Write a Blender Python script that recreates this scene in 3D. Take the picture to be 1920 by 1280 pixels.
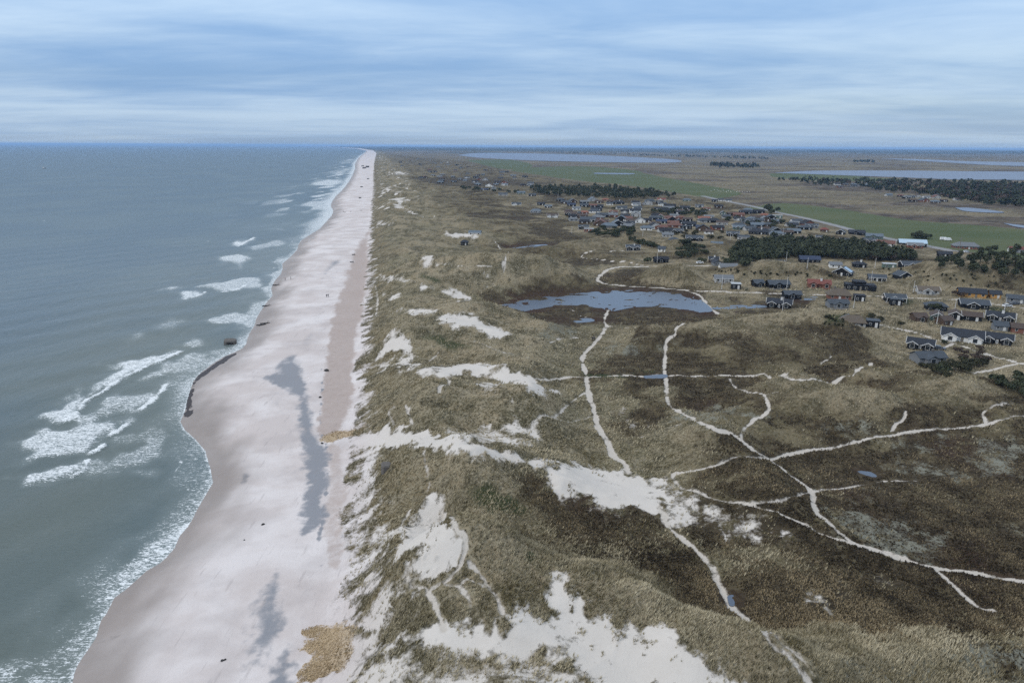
import bpy, bmesh, math, random
import numpy as np
from mathutils import Vector, Matrix

random.seed(11)
RNG = np.random.default_rng(11)
for o in list(bpy.data.objects):
    bpy.data.objects.remove(o)
SC = bpy.context.scene
COL = SC.collection

# ------------------------------------------------------------------ camera
H = 75.0            # drone height over the sea, metres
F = 1280.0          # focal length in pixels of the 1920 px wide photograph
PITCH = math.radians(15.96)
ROLL = math.radians(0.30)
fw = Vector((0, math.cos(PITCH), -math.sin(PITCH)))
r0 = Vector((1, 0, 0))
u0 = r0.cross(fw)
rt = r0 * math.cos(ROLL) + u0 * math.sin(ROLL)
up = u0 * math.cos(ROLL) - r0 * math.sin(ROLL)
cam = bpy.data.cameras.new('camera')
cam.sensor_width = 36.0
cam.lens = 36.0 * F / 1920.0
cam.clip_start = 1.0
cam.clip_end = 200000.0
camo = bpy.data.objects.new('camera', cam)
COL.objects.link(camo)
camo.matrix_world = Matrix(((rt.x, up.x, -fw.x, 0), (rt.y, up.y, -fw.y, 0), (rt.z, up.z, -fw.z, H), (0, 0, 0, 1)))
SC.camera = camo

# ------------------------------------------------------------------ sky, sun, exposure
SUN_EL, SUN_AZ = math.radians(30), math.radians(246)   # azimuth clockwise from +Y: behind and to the left
world = bpy.data.worlds.new('World')
SC.world = world
world.use_nodes = True
nt = world.node_tree
nt.nodes.clear()
def N(t, kind, **kw):
    n = t.nodes.new(kind)
    for k, v in kw.items():
        setattr(n, k, v)
    return n
def L(t, a, b):
    t.links.new(a, b)
def math_node(t, op, a=None, b=None, c=None, clamp=False):
    n = t.nodes.new('ShaderNodeMath'); n.operation = op; n.use_clamp = clamp
    for i, v in enumerate((a, b, c)):
        if v is None: continue
        if isinstance(v, (int, float)): n.inputs[i].default_value = v
        else: t.links.new(v, n.inputs[i])
    return n.outputs[0]
def mixc(t, fac, a, b):
    n = t.nodes.new('ShaderNodeMix'); n.data_type = 'RGBA'
    for idx, v in ((0, fac), (6, a), (7, b)):
        if isinstance(v, (int, float)): n.inputs[idx].default_value = v
        elif isinstance(v, tuple): n.inputs[idx].default_value = (v[0], v[1], v[2], 1)
        else: t.links.new(v, n.inputs[idx])
    return n.outputs[2]
def ramp(t, fac, lo, hi):
    n = t.nodes.new('ShaderNodeMapRange'); n.interpolation_type = 'SMOOTHSTEP'
    n.inputs[1].default_value = lo; n.inputs[2].default_value = hi
    t.links.new(fac, n.inputs[0])
    return n.outputs[0]
def noise(t, vec, scale, detail=3.0, rough=0.55, dist=0.0):
    n = t.nodes.new('ShaderNodeTexNoise'); n.noise_dimensions = '3D'
    n.inputs['Scale'].default_value = scale; n.inputs['Detail'].default_value = detail
    n.inputs['Roughness'].default_value = rough; n.inputs['Distortion'].default_value = dist
    if vec is not None: t.links.new(vec, n.inputs['Vector'])
    return n.outputs[0]
def mapping(t, vec, scale=(1, 1, 1), rot=0.0, loc=(0, 0, 0)):
    n = t.nodes.new('ShaderNodeMapping')
    n.inputs['Scale'].default_value = scale; n.inputs['Rotation'].default_value = (0, 0, rot); n.inputs['Location'].default_value = loc
    t.links.new(vec, n.inputs['Vector'])
    return n.outputs[0]

wout = N(nt, 'ShaderNodeOutputWorld')
bg = N(nt, 'ShaderNodeBackground')
bg.inputs['Strength'].default_value = 0.1
L(nt, bg.outputs[0], wout.inputs[0])
sky = N(nt, 'ShaderNodeTexSky', sky_type='NISHITA')
sky.sun_disc = False
sky.sun_elevation = SUN_EL
sky.sun_rotation = SUN_AZ
tc = N(nt, 'ShaderNodeTexCoord')
sep = N(nt, 'ShaderNodeSeparateXYZ'); L(nt, tc.outputs['Generated'], sep.inputs[0])
zc = math_node(nt, 'MAXIMUM', sep.outputs[2], 0.0)
den = math_node(nt, 'ADD', zc, 0.055)
cx = math_node(nt, 'DIVIDE', sep.outputs[0], den)
cy = math_node(nt, 'DIVIDE', sep.outputs[1], den)
cmb = N(nt, 'ShaderNodeCombineXYZ'); L(nt, cx, cmb.inputs[0]); L(nt, cy, cmb.inputs[1])
v1 = mapping(nt, cmb.outputs[0], (0.20, 0.30, 1), math.radians(7), (3.1, 1.7, 0))
n1 = noise(nt, v1, 1.0, 6.0, 0.56, 0.35)
v2 = mapping(nt, cmb.outputs[0], (0.05, 0.16, 1), math.radians(-5), (0.4, 6.2, 0))
n2 = noise(nt, v2, 1.0, 3.0, 0.5, 0.2)
v3 = mapping(nt, cmb.outputs[0], (0.55, 0.9, 1), math.radians(10), (7.0, 2.0, 0))
n3 = noise(nt, v3, 1.0, 5.0, 0.6, 0.5)
cl = math_node(nt, 'ADD', math_node(nt, 'MULTIPLY', n1, 0.48), math_node(nt, 'ADD', math_node(nt, 'MULTIPLY', n2, 0.30), math_node(nt, 'MULTIPLY', n3, 0.22)))
clf = ramp(nt, cl, 0.38, 0.62)
# overcast deck: colours are radiance / 0.1
SKY_DARK = (2.35, 4.0, 6.6)
SKY_LIGHT = (5.2, 6.7, 8.4)
deck = mixc(nt, clf, SKY_DARK, SKY_LIGHT)
# the overcast sky grows brighter towards the zenith (CIE overcast law)
# a paler strip of open cloud low over the horizon
deck = mixc(nt, math_node(nt, 'MULTIPLY', ramp(nt, math_node(nt, 'ADD', zc, math_node(nt, 'MULTIPLY', n3, 0.03)), 0.062, 0.022), 0.45), deck, (4.4, 5.7, 7.3))
lum = math_node(nt, 'ADD', math_node(nt, 'MULTIPLY', zc, 1.75), 0.88)
# far clouds look bluer through the air than the grey deck overhead
deck = mixc(nt, ramp(nt, zc, 0.14, 0.62), deck, mixc(nt, clf, (4.1, 4.6, 5.3), (5.7, 6.1, 6.7)))
dl = N(nt, 'ShaderNodeVectorMath', operation='SCALE'); L(nt, deck, dl.inputs[0]); L(nt, lum, dl.inputs['Scale'])
thin = math_node(nt, 'ADD', math_node(nt, 'MULTIPLY', ramp(nt, n2, 0.62, 0.30), 0.22), 0.04)
skyc = mixc(nt, thin, dl.outputs[0], sky.outputs[0])
L(nt, skyc, bg.inputs['Color'])

sun = bpy.data.lights.new('sun', 'SUN')
sun.energy = 1.2
sun.angle = math.radians(10)
sun.color = (1.0, 0.96, 0.91)
suno = bpy.data.objects.new('sun', sun)
COL.objects.link(suno)
sd = Vector((math.sin(SUN_AZ) * math.cos(SUN_EL), math.cos(SUN_AZ) * math.cos(SUN_EL), math.sin(SUN_EL)))
suno.rotation_euler = sd.to_track_quat('Z', 'Y').to_euler()

SC.view_settings.view_transform = 'Standard'
SC.view_settings.look = 'None'
SC.view_settings.gamma = 1.0
SC.view_settings.exposure = 0.08
SC.view_settings.use_curve_mapping = False
SC.render.engine = 'CYCLES'
SC.cycles.use_denoising = False
SC.cycles.denoiser = 'OPENIMAGEDENOISE'
SC.cycles.max_bounces = 5
SC.cycles.diffuse_bounces = 2
SC.cycles.glossy_bounces = 2
SC.cycles.volume_bounces = 0

# ------------------------------------------------------------------ small numeric helpers
def ss(a, b, x):
    t = np.clip((x - a) / (b - a), 0, 1)
    return t * t * (3 - 2 * t)
def _hash(ix, iy, seed):
    h = (ix.astype(np.int64) * 374761393 + iy.astype(np.int64) * 668265263 + seed * 974711) & 0xFFFFFFFF
    h = ((h ^ (h >> 13)) * 1274126177) & 0xFFFFFFFF
    h = (h ^ (h >> 16)) & 0xFFFF
    return h.astype(np.float32) * np.float32(2 * math.pi / 65536.0)
def gn(x, y, seed=0):
    """gradient noise, about -0.7..0.7"""
    xf = np.floor(x); yf = np.floor(y)
    fx = (x - xf).astype(np.float32); fy = (y - yf).astype(np.float32)
    ix = xf.astype(np.int64); iy = yf.astype(np.int64)
    def c(dx, dy):
        a = _hash(ix + dx, iy + dy, seed)
        return np.cos(a) * (fx - dx) + np.sin(a) * (fy - dy)
    u = fx * fx * fx * (fx * (fx * 6 - 15) + 10); v = fy * fy * fy * (fy * (fy * 6 - 15) + 10)
    a = c(0, 0); b = c(1, 0); a = a + (b - a) * u
    d = c(0, 1); e = c(1, 1); d = d + (e - d) * u
    return a + (d - a) * v
def fbm(x, y, octv=4, seed=0, gain=0.5):
    s = 0; a = 1.0
    for k in range(octv):
        s = s + a * gn(x * 2 ** k + 17.3 * k, y * 2 ** k - 9.1 * k, seed + k)
        a *= gain
    return s
def ridged(x, y, octv=3, seed=0):
    s = 0; a = 0.6
    for k in range(octv):
        s = s + a * (1 - np.abs(gn(x * 2 ** k, y * 2 ** k, seed + k)) * 2.2)
        a *= 0.45
    return s

# ------------------------------------------------------------------ pixels of the photograph -> places on the ground
FW, RT, UP = np.array(fw), np.array(rt), np.array(up)
def rays(p):
    p = np.asarray(p, float).reshape(-1, 2)
    return FW + RT * ((p[:, :1] - 960) / F) - UP * ((p[:, 1:2] - 640) / F)
def on_plane(p, z):
    d = rays(p)
    dz = np.minimum(d[:, 2], -75.0 / 60000)
    t = (z - H) / dz
    return np.stack([d[:, 0] * t, d[:, 1] * t], 1)
def on_ground(p, hfun, tmin=60.0):
    d = rays(p)
    n = len(d)
    ts = tmin * 1.012 ** np.arange(560)
    X = d[:, :1] * ts; Y = d[:, 1:2] * ts; Z = H + d[:, 2:3] * ts
    below = Z < hfun(X, Y)
    k = np.where(below.any(1), below.argmax(1), len(ts) - 1)
    k = np.maximum(k, 1)
    lo, hi = ts[k - 1].copy(), ts[k].copy()
    for _ in range(14):
        m = (lo + hi) / 2
        b = (H + d[:, 2] * m) < hfun(d[:, 0] * m, d[:, 1] * m)
        hi = np.where(b, m, hi); lo = np.where(b, lo, m)
    return np.stack([d[:, 0] * hi, d[:, 1] * hi], 1)
def project(x, y, z):
    v = np.array([x, y, z - H]); dz = v @ FW
    return 960 + F * (v @ RT) / dz, 640 - F * (v @ UP) / dz, dz

# ------------------------------------------------------------------ the coast: water's edge and dune foot
SHORE_PX = [(120,1330),(135,1285),(140,1262),(146,1246),(180,1196),(190,1162),(200,1150),(215,1120),(240,1102),(275,1070),(300,1056),(312,1045),
 (328,1027),(337,1005),(352,988),(362,972),(370,955),(392,918),(400,905),(396,880),(390,862),(386,845),(366,822),(347,805),(339,790),(345,776),
 (349,765),(351,752),(356,735),(363,715),(373,702),(386,692),(400,681),(420,669),(437,662),(455,653),(462,645),(464,636),(468,625),(478,610),(480,600),
 (488,585),(502,565),(511,555),(509,540),(516,526),(527,514),(530,506),(530,494),(545,482),(558,468),(560,459),(566,450),(582,440),(600,429),
 (612,416),(622,405),(626,396),(621,386),(623,378),(631,367),(640,359),(648,350),(655,340),(661,330),(666,317),(667,306),(673,296),(683,288),
 (688,283),(670,279),(640,277),(600,275.2),(540,273.6)]
FOOT_PX = [(560,1420),(632,1270),(648,1180),(653,1110),(657,1050),(662,950),(672,850),(676,760),(677,700),(684,650),(688,580),(692,500),(695,440),(696,400),
 (700,360),(700,325),(702,300),(706,288),(700,282.5),(676,278.5),(640,276.5),(596,274.8),(535,273.3)]
SHORE = on_plane(SHORE_PX, 0.0)
FOOT = on_plane(FOOT_PX, 3.3)
def mono(a):
    a = a[np.argsort(a[:, 1])]
    first = a[0] + (a[0] - a[1]) / (a[1][1] - a[0][1] + 1e-6) * (a[0][1] + 400)
    return np.vstack([[a[0][0] - 0.55 * (a[0][1] + 400), -400], a])
SHM, FTM = mono(SHORE), mono(FOOT)
def x_shore(Y): return np.interp(Y, SHM[:, 1], SHM[:, 0])
def x_foot(Y): return np.interp(Y, FTM[:, 1], FTM[:, 0])
COSA = 0.93
def h0(X, Y):
    es = (X - x_shore(Y)) * COSA
    ef = (X - x_foot(Y)) * COSA
    z = np.where(es < 0, np.maximum(es * 0.055, -4.0), 3.3 * (1 - np.exp(-np.maximum(es, 0) / 13.0)))
    z = z + np.where(ef > -8, 4.6 * ss(-4, 16, ef) - 3.3 * ss(30, 130, ef), 0)
    return z
# ------------------------------------------------------------------ traced places (pixels of the photograph)
HEATH_PX = [
 [(985,935),(1050,928),(1200,968),(1255,998),(1310,1045),(1345,1095),(1365,1140),(1300,1132),(1200,1098),(1120,1072),(1040,1052),(985,1015)],
 [(1310,985),(1440,1012),(1500,1042),(1640,1040),(1740,1062),(1920,1120),(2100,1160),(2100,1240),(1820,1222),(1600,1205),(1440,1182),(1400,1142),(1350,1062)],
 [(1460,858),(1600,838),(1740,815),(1920,792),(2150,760),(2150,1150),(1920,1082),(1760,1058),(1640,1018),(1535,930)],
 [(1108,712),(1243,712),(1250,765),(1235,800),(1180,790),(1160,760),(1120,760)],
 [(1256,712),(1440,714),(1430,735),(1380,740),(1360,770),(1300,775),(1262,755)],
 [(1105,668),(1238,668),(1243,698),(1106,697)],
 [(900,548),(1100,536),(1300,545),(1352,592),(1280,612),(1130,614),(1000,604),(935,578)],
 [(1335,568),(1420,572),(1510,578),(1490,555),(1350,552)],
 [(870,488),(1090,487),(1120,500),(950,506)], [(950,457),(1050,452),(1085,461),(960,469)],
 [(760,334),(900,334),(1000,345),(850,351)], [(890,401),(1020,399),(1005,412),(885,411)],
 [(1140,512),(1200,510),(1190,526),(1140,528)], [(1150,790),(1200,790),(1210,822),(1160,825)],
 [(1545,740),(1680,735),(1690,760),(1560,765)], [(1640,960),(1720,955),(1800,1000),(1700,1010)]]
FLAT_PX = [[(880,303),(960,320),(1080,340),(1200,352),(1290,367),(1370,377),(1460,399),(1600,433),(1700,455),(1830,468),(2000,492),(2600,560),(2600,274),(705,280),(740,290),(800,296)]]
PONDS_PX = [
 [(935,565),(1010,554),(1090,549),(1130,547),(1220,547),(1285,555),(1310,568),(1324,584),(1290,586),(1250,578),(1190,576),(1142,582),(1112,573),(1060,568),(1010,573),(965,577)],
 [(1055,600),(1100,597),(1112,603),(1066,604)],
 [(1340,573),(1425,571),(1432,576),(1346,579)], [(962,463),(1000,459),(1030,460),(1000,466)],
 [(1606,881),(1632,884),(1644,893),(1622,890)], [(1364,1117),(1374,1113),(1377,1132),(1368,1132)], [(1208,703),(1246,702),(1247,708),(1212,708)],
 [(1500,558),(1530,556),(1528,561),(1502,562)]]
SAND_PX = [   # polygon, coverage
 ([(618,1165),(700,1178),(760,1180),(900,1162),(905,1196),(830,1206),(760,1210),(690,1240),(610,1240)], 1.0), ([(650,812),(700,812),(760,803),(830,816),(830,838),(760,836),(690,845),(650,840)], 1.0),
 ([(672,822),(740,800),(770,808),(830,815),(880,830),(930,845),(990,858),(1030,870),(1060,866),(1100,872),(1145,882),(1180,888),(1220,900),(1245,905),(1252,925),(1240,952),(1215,965),(1180,952),(1150,948),(1100,937),(1040,922),(1015,908),(1010,882),(960,866),(900,854),(860,849),(800,838),(760,834),(690,842)], 1.0),
 ([(815,797),(880,800),(955,786),(1005,790),(1018,806),(1002,838),(955,848),(880,832),(840,818)], 0.60),
 ([(955,786),(1003,790),(1005,800),(975,806),(985,825),(960,840),(945,828)], 0.85),
 ([(1045,925),(1110,938),(1180,955),(1210,970),(1170,972),(1100,955),(1050,940)], 0.5),
 ([(590,1172),(680,1192),(760,1186),(840,1176),(900,1166),(960,1156),(1000,1150),(1032,1140),(1035,1092),(1045,1084),(1062,1090),(1060,1115),(1090,1130),(1120,1150),(1150,1172),(1190,1178),(1242,1172),(1272,1192),(1300,1212),(1335,1240),(1400,1300),(1180,1320),(1100,1285),(1062,1250),(1040,1228),(985,1243),(930,1242),(880,1228),(830,1222),(760,1212),(700,1235),(640,1300),(560,1300)], 1.0),
 ([(700,1236),(760,1212),(830,1224),(880,1230),(940,1244),(985,1244),(1060,1240),(1140,1290),(1100,1330),(650,1330)], 0.66),
 ([(735,1028),(755,985),(785,947),(815,938),(826,960),(824,1000),(850,992),(868,1005),(868,1030),(855,1065),(832,1085),(800,1092),(770,1075),(748,1060),(722,1040)], 1.0),
 ([(655,900),(690,850),(720,860),(712,930),(735,1000),(720,1040),(740,1070),(720,1150),(690,1150),(660,1100),(650,1000)], 0.64),
 ([(650,1120),(700,1150),(735,1170),(700,1195),(640,1190)], 0.9),
 ([(788,692),(850,684),(920,684),(960,695),(1000,708),(1018,720),(1005,732),(970,722),(930,714),(890,706),(850,703),(800,709)], 1.0),
 ([(885,712),(940,718),(965,740),(930,748)], 0.6), ([(1010,725),(1050,735),(1040,745),(1010,738)], 0.55),
 ([(735,620),(756,630),(774,652),(742,662),(712,667),(725,640)], 0.98), ([(742,676),(772,670),(778,692),(750,702)], 0.85), ([(705,690),(730,668),(738,690),(715,705)], 0.7),
 ([(766,581),(818,579),(814,589),(770,589)], 0.9), ([(815,590),(850,588),(880,590),(902,605),(950,618),(948,629),(912,629),(890,613),(850,611),(818,599)], 1.0),
 ([(785,480),(806,482),(833,495),(815,498),(793,490)], 0.95), ([(816,546),(850,544),(882,560),(875,566),(838,556)], 0.95), ([(792,531),(810,534),(806,541),(794,541)], 0.9),
 ([(722,552),(746,547),(750,559),(727,563)], 0.75), ([(705,520),(735,515),(770,525),(740,530),(712,530)], 0.62), ([(733,583),(766,579),(768,590),(735,590)], 0.6), ([(832,436),(888,437),(885,443),(845,444)], 0.95),
 ([(718,352),(729,351),(732,357),(721,357)], 0.95), ([(742,372),(756,371),(762,379),(750,380)], 0.9), ([(708,415),(728,413),(731,423),(712,424)], 0.8), ([(736,383),(752,382),(756,391),(740,391)], 0.8), ([(760,391),(776,396),(772,400),(760,397)], 0.8),
 ([(735,323),(760,322),(765,327),(740,328)], 0.75), ([(750,345),(775,345),(770,351),(752,350)], 0.6), ([(712,385),(722,384),(722,389),(712,389)], 0.9),
 ([(1218,900),(1300,918),(1342,950),(1400,960),(1475,1000),(1465,1017),(1420,1017),(1330,997),(1260,987),(1230,962)], 0.53),
 ([(1225,905),(1262,925),(1300,960),(1262,985),(1238,958)], 0.8), ([(1440,1000),(1472,998),(1475,1018),(1455,1012)], 0.8),
 ([(1165,772),(1175,765),(1182,790),(1205,805),(1200,815),(1172,795)], 0.6),
 ([(1532,1118),(1560,1105),(1585,1110),(1552,1145)], 0.55), ([(1630,1075),(1655,1078),(1680,1100),(1655,1092)], 0.55)]
PATHS_PX = [   # name, label, width m, points
 ('footpath','pale sandy footpath from the pond south past the crossing to the dune valley',2.9,[(1140,580),(1136,592),(1133,605),(1137,613),(1125,632),(1110,650),(1095,665),(1092,680),(1098,700),(1101,725),(1106,745),(1114,770),(1120,795),(1128,812),(1140,830),(1150,855),(1170,870),(1178,888)]),
 ('sand_track','straight pale sand track crossing the heath below the pond',2.5,[(1005,710),(1060,708),(1100,706.5),(1200,705),(1250,704),(1330,705),(1400,705),(1440,704),(1475,707),(1520,710),(1580,706),(1605,697),(1634,682)]),
 ('footpath','long winding footpath over the heath from the pond to the right edge',2.4,[(1282,606),(1268,616),(1265,628),(1250,640),(1247,665),(1245,690),(1248,705),(1250,725),(1253,755),(1290,780),(1330,798),(1370,812),(1395,830),(1420,847),(1440,860),(1475,885),(1520,920),(1527,950),(1560,985),(1600,1015),(1640,1030),(1700,1050),(1745,1062),(1800,1070),(1920,1089),(2080,1112)]),
 ('footpath','thin footpath looping down from a forked end to the long heath path',1.3,[(1396,830),(1390,812),(1405,795),(1435,775),(1442,765),(1435,745),(1430,738),(1400,734),(1375,722),(1368,710)]),
 ('footpath','short pale spur of footpath at the fork on the heath',1.2,[(1428,738),(1444,738),(1460,735)]),
 ('footpath','narrow footpath running right along the rim of the dark heath',1.3,[(2050,752),(1920,780),(1850,795),(1780,803),(1740,805),(1700,810),(1650,818),(1600,830),(1550,840),(1500,847),(1465,855),(1440,862)]),
 ('footpath','footpath from the heath crossing down to the bare sand valley',1.4,[(1440,858),(1400,855),(1378,857),(1340,872),(1300,882),(1268,888)]),
 ('footpath','faint footpath from the bare sand valley rejoining the long heath path',1.2,[(1264,886),(1264,900),(1290,918),(1330,932),(1400,945),(1440,955),(1480,970),(1520,990),(1560,1010),(1608,1021)]),
 ('footpath','thin side footpath leading off towards the small heath puddle',0.9,[(1400,945),(1440,940),(1480,932),(1522,922),(1580,915),(1640,905),(1720,900)]),
 ('sand_track','broad worn sand track descending to the bottom edge',2.5,[(1240,952),(1252,985),(1280,1010),(1310,1035),(1335,1065),(1345,1090),(1360,1115),(1376,1142),(1400,1165),(1440,1195),(1480,1230),(1522,1285),(1550,1330)]),
 ('footpath','narrow second track beside the broad sand track at the bottom',0.9,[(1400,1160),(1450,1190),(1492,1225),(1530,1270),(1560,1310)]),
 ('footpath','short footpath ending in the dark heath at lower right',1.2,[(1745,1060),(1770,1080),(1800,1110),(1830,1135),(1862,1146)]),
 ('footpath','short diagonal footpath over the dune left of the crossing',0.8,[(1038,784),(1055,768),(1070,755),(1097,735)]),
 ('footpath','thin level footpath crossing the dune below the sand track',0.6,[(1005,787),(1040,784),(1110,780),(1150,785)]),
 ('footpath','footpath climbing the foredune above the straw patch',0.9,[(740,798),(728,770),(745,762),(760,748)]),
 ('footpath','thin footpath winding over the dune into the sand valley',0.5,[(760,760),(768,780),(775,797)]),
 ('footpath','footpath from the sand valley over the dune to the crater',0.55,[(795,845),(797,865),(803,890),(805,910),(800,925),(795,940)]),
 ('footpath','footpath along the left rim of the sand crater',0.6,[(720,1042),(745,992),(768,958)]),
 ('footpath','footpath along the right rim of the sand crater',0.55,[(828,958),(850,975),(870,1000),(873,1020),(868,1050),(855,1070),(835,1092),(805,1105)]),
 ('footpath','footpath from the crater down to the lower sand valley',0.7,[(763,1070),(770,1095),(800,1105),(805,1115),(818,1140),(828,1165),(832,1180)]),
 ('footpath','forked footpath on the grass right of the crater',0.5,[(805,1103),(830,1095),(860,1098),(875,1085),(905,1098),(925,1110)]),
 ('footpath','thin footpath on the grass slope between two others',0.45,[(860,1098),(880,1125),(887,1150)]),
 ('footpath','footpath slanting down the grass slope to the lower sand valley',0.5,[(880,1055),(905,1082),(930,1118),(942,1148)]),
 ('gravel_road','bending gravel road leading from the pond to the summerhouses',4.6,[(1500,499),(1400,499),(1300,498),(1210,500),(1180,500),(1152,502),(1135,509),(1121,522),(1122,528),(1135,533),(1180,538),(1240,541),(1290,545),(1380,548),(1480,551),(1560,553),(1620,555),(1700,558),(1760,560),(1800,562),(1860,570),(1920,578),(2050,592)]),
 ('gravel_road','short gravel spur curving down the right side of the pond',3.6,[(1288,546),(1310,555),(1325,570),(1346,590)]),
 ('gravel_road','gravel lane between the nearest black summerhouses',4.2,[(1645,611),(1690,620),(1730,628),(1745,635),(1790,645),(1850,665),(1890,675),(1920,682),(2050,700)]),
 ('driveway','pale gravel driveway at the right end of the near lane',2.6,[(1915,680),(1880,688),(1850,696),(1825,700)]),
 ('driveway','gravel driveway beside the nearest grey house',3.0,[(1785,646),(1770,652),(1760,656)]),
 ('footpath','thin footpath on the dunes above the small far pond',1.2,[(925,449),(935,462),(941,468)]),
 ('footpath','thin footpath below the small far pond',1.2,[(954,471),(948,485),(940,496)]),
 ('footpath','level footpath leading right from the white blowout',1.3,[(826,491),(845,497),(900,498),(1000,496)]),
 ('gravel_road','small gravel turning loop on the dunes above the road bend',2.2,[(1170,470),(1110,470),(1092,478),(1095,484),(1130,487),(1180,492),(1207,498)]),
 ('footpath','coastal footpath along the foredune crest',0.8,[(705,590),(708,570),(706,545),(704,535)]),
 ('footpath','thin pale footpath across the dune below the pond',0.9,[(1000,632),(1020,634),(1045,643),(1085,644)]),
 ('footpath','pale footpath ending in the pond marsh',0.9,[(1068,578),(1085,590),(1110,597)]),
 ('footpath','footpath along the lower edge of the pond marsh',1.0,[(1140,611),(1190,614),(1230,608),(1270,604)]),
 ('footpath','faint footpath on the dune near the nearest houses',0.8,[(1536,642),(1555,662),(1557,670),(1538,683)]),
 ('footpath','thin footpath on the mound at the right',0.8,[(1668,810),(1680,795),(1695,785),(1698,770)]),
 ('footpath','short trail on the foredune above the brown beach strip',0.9,[(705,706),(718,696),(724,682),(738,672)]),
 ('footpath','trail linking two blowouts on the foredune',0.8,[(775,690),(800,680),(812,672),(822,660)]),
 ('footpath','thin trail crossing the grass dune above the sand valley',0.6,[(838,708),(842,720),(826,725),(823,735)]),
 ('footpath','trail along the right rim of the long white blowout',0.8,[(890,640),(930,655),(960,664),(1000,676)]),
 ('footpath','thin trail from the foredune crest to the upper blowout',0.8,[(712,515),(730,524),(760,528),(795,532)]),
 ('footpath','thin star-shaped trail below the level footpath',0.9,[(900,545),(922,535),(932,538),(915,520),(908,510)]),
 ('footpath','faint trail over the dune left of the pond path',0.7,[(1030,642),(1050,635),(1085,632)]),
 ('footpath','thin trail round the mound in the middle heath',0.8,[(1200,820),(1215,815),(1260,800),(1300,788)]),
 ('footpath','little looping footpath near the right edge',0.8,[(1848,792),(1843,775),(1860,763),(1900,756)])]
ROAD_PX = [(1318,367),(1345,373),(1370,378),(1420,388),(1460,398),(1500,406),(1560,420),(1620,436),(1680,449),(1740,460),(1800,472),(1850,480),(1920,487),(2100,510)]
STRAW_PX = [[(598,826),(620,812),(660,803),(680,801),(674,815),(640,822),(612,830)],
 [(568,1182),(600,1170),(630,1168),(650,1180),(668,1174),(677,1190),(655,1206),(667,1222),(650,1250),(620,1268),(580,1274),(566,1258),(590,1238),(570,1216),(588,1196)]]
GRAVEL_PX = [([(496,708),(515,700),(530,686),(540,672),(552,667),(562,680),(565,700),(572,730),(580,770),(586,800),(600,825),(612,850),(612,900),(605,950),(596,985),(576,998),(567,985),(571,950),(580,920),(572,880),(570,830),(564,790),(560,750),(545,732),(515,722)], 1.0),
 ([(505,720),(520,735),(545,800),(556,850),(562,900),(548,900),(530,800),(506,748)], 0.42), ([(480,1150),(505,1085),(528,1075),(532,1150),(505,1230),(465,1250),(470,1190)], 0.75),
 ([(500,1290),(520,1245),(540,1205),(545,1240),(540,1300)], 1.0), ([(606,511),(628,489),(631,497),(612,513)], 0.75), ([(560,640),(590,615),(582,655),(565,665)], 0.4), ([(585,580),(615,555),(620,575),(590,600)], 0.35),
 ([(545,1000),(575,1000),(560,1080),(535,1130)], 0.25), ([(590,1090),(575,1180),(560,1180),(570,1100)], 0.3), ([(455,890),(462,888),(460,903),(454,902)], 0.9)]
BROWN_PX = [([(692,430),(668,470),(645,530),(622,600),(611,680),(603,760),(600,818),(640,803),(662,740),(662,680),(676,600),(689,520)], 1.0),
 ([(602,835),(640,835),(655,900),(648,1000),(640,1065),(612,1060),(600,980),(613,900)], 0.55)]
PEAT_PX = [[(344,775),(348,742),(361,713),(384,694),(401,682),(437,663),(440,666),(402,690),(376,712),(362,738),(357,778)], [(180,1198),(245,1180),(210,1205),(175,1212)], [(150,1290),(195,1256),(180,1300)]]
LICHEN_PX = [[(1530,955),(1620,955),(1770,1005),(1720,1065),(1590,1010)], [(1800,830),(1925,815),(1925,885),(1830,885)], [(1560,1235),(1700,1222),(1925,1195),(2050,1290),(1580,1310)], [(1250,775),(1400,755),(1345,802),(1262,795)],
 [(1520,785),(1640,798),(1610,822),(1530,815)], [(1130,640),(1240,640),(1235,665),(1125,665)], [(1640,830),(1780,815),(1760,850),(1660,850)], [(1390,770),(1440,780),(1420,790)], [(1700,860),(1800,880),(1790,900),(1640,890)], [(1010,600),(1090,612),(1080,640),(1000,630)]]
MOSS_SHADE_PX = [[(885,918),(915,910),(960,935),(985,955),(930,962),(895,945)], [(785,635),(810,628),(850,640),(880,652),(830,650)], [(985,1035),(1020,1050),(1010,1060)], [(1100,697),(1245,697),(1245,704),(1110,708)], [(788,512),(815,522),(820,528),(795,522)], [(1550,590),(1600,590),(1590,612),(1545,612)], [(1690,560),(1710,562),(1705,570),(1690,568)], [(1850,575),(1895,580),(1890,588),(1850,584)]]  # dark green moss patches; the first also paints a dune slope's shaded side
FIELD_PX = [[(1400,389),(1470,381),(1580,393),(1700,412),(1800,420),(1930,432),(2200,470),(2200,520),(1925,486),(1800,470),(1700,452),(1600,431),(1500,405)],
 [(955,320),(985,315),(1080,312),(1180,318),(1230,330),(1340,350),(1390,362),(1340,372),(1270,362),(1180,348),(1080,338)], [(870,300),(960,300),(1000,312),(950,318),(890,305)], [(1440,325),(1560,327),(1640,333),(1700,338),(1560,340),(1460,333)], [(1240,340),(1330,350),(1300,358)]]
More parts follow.
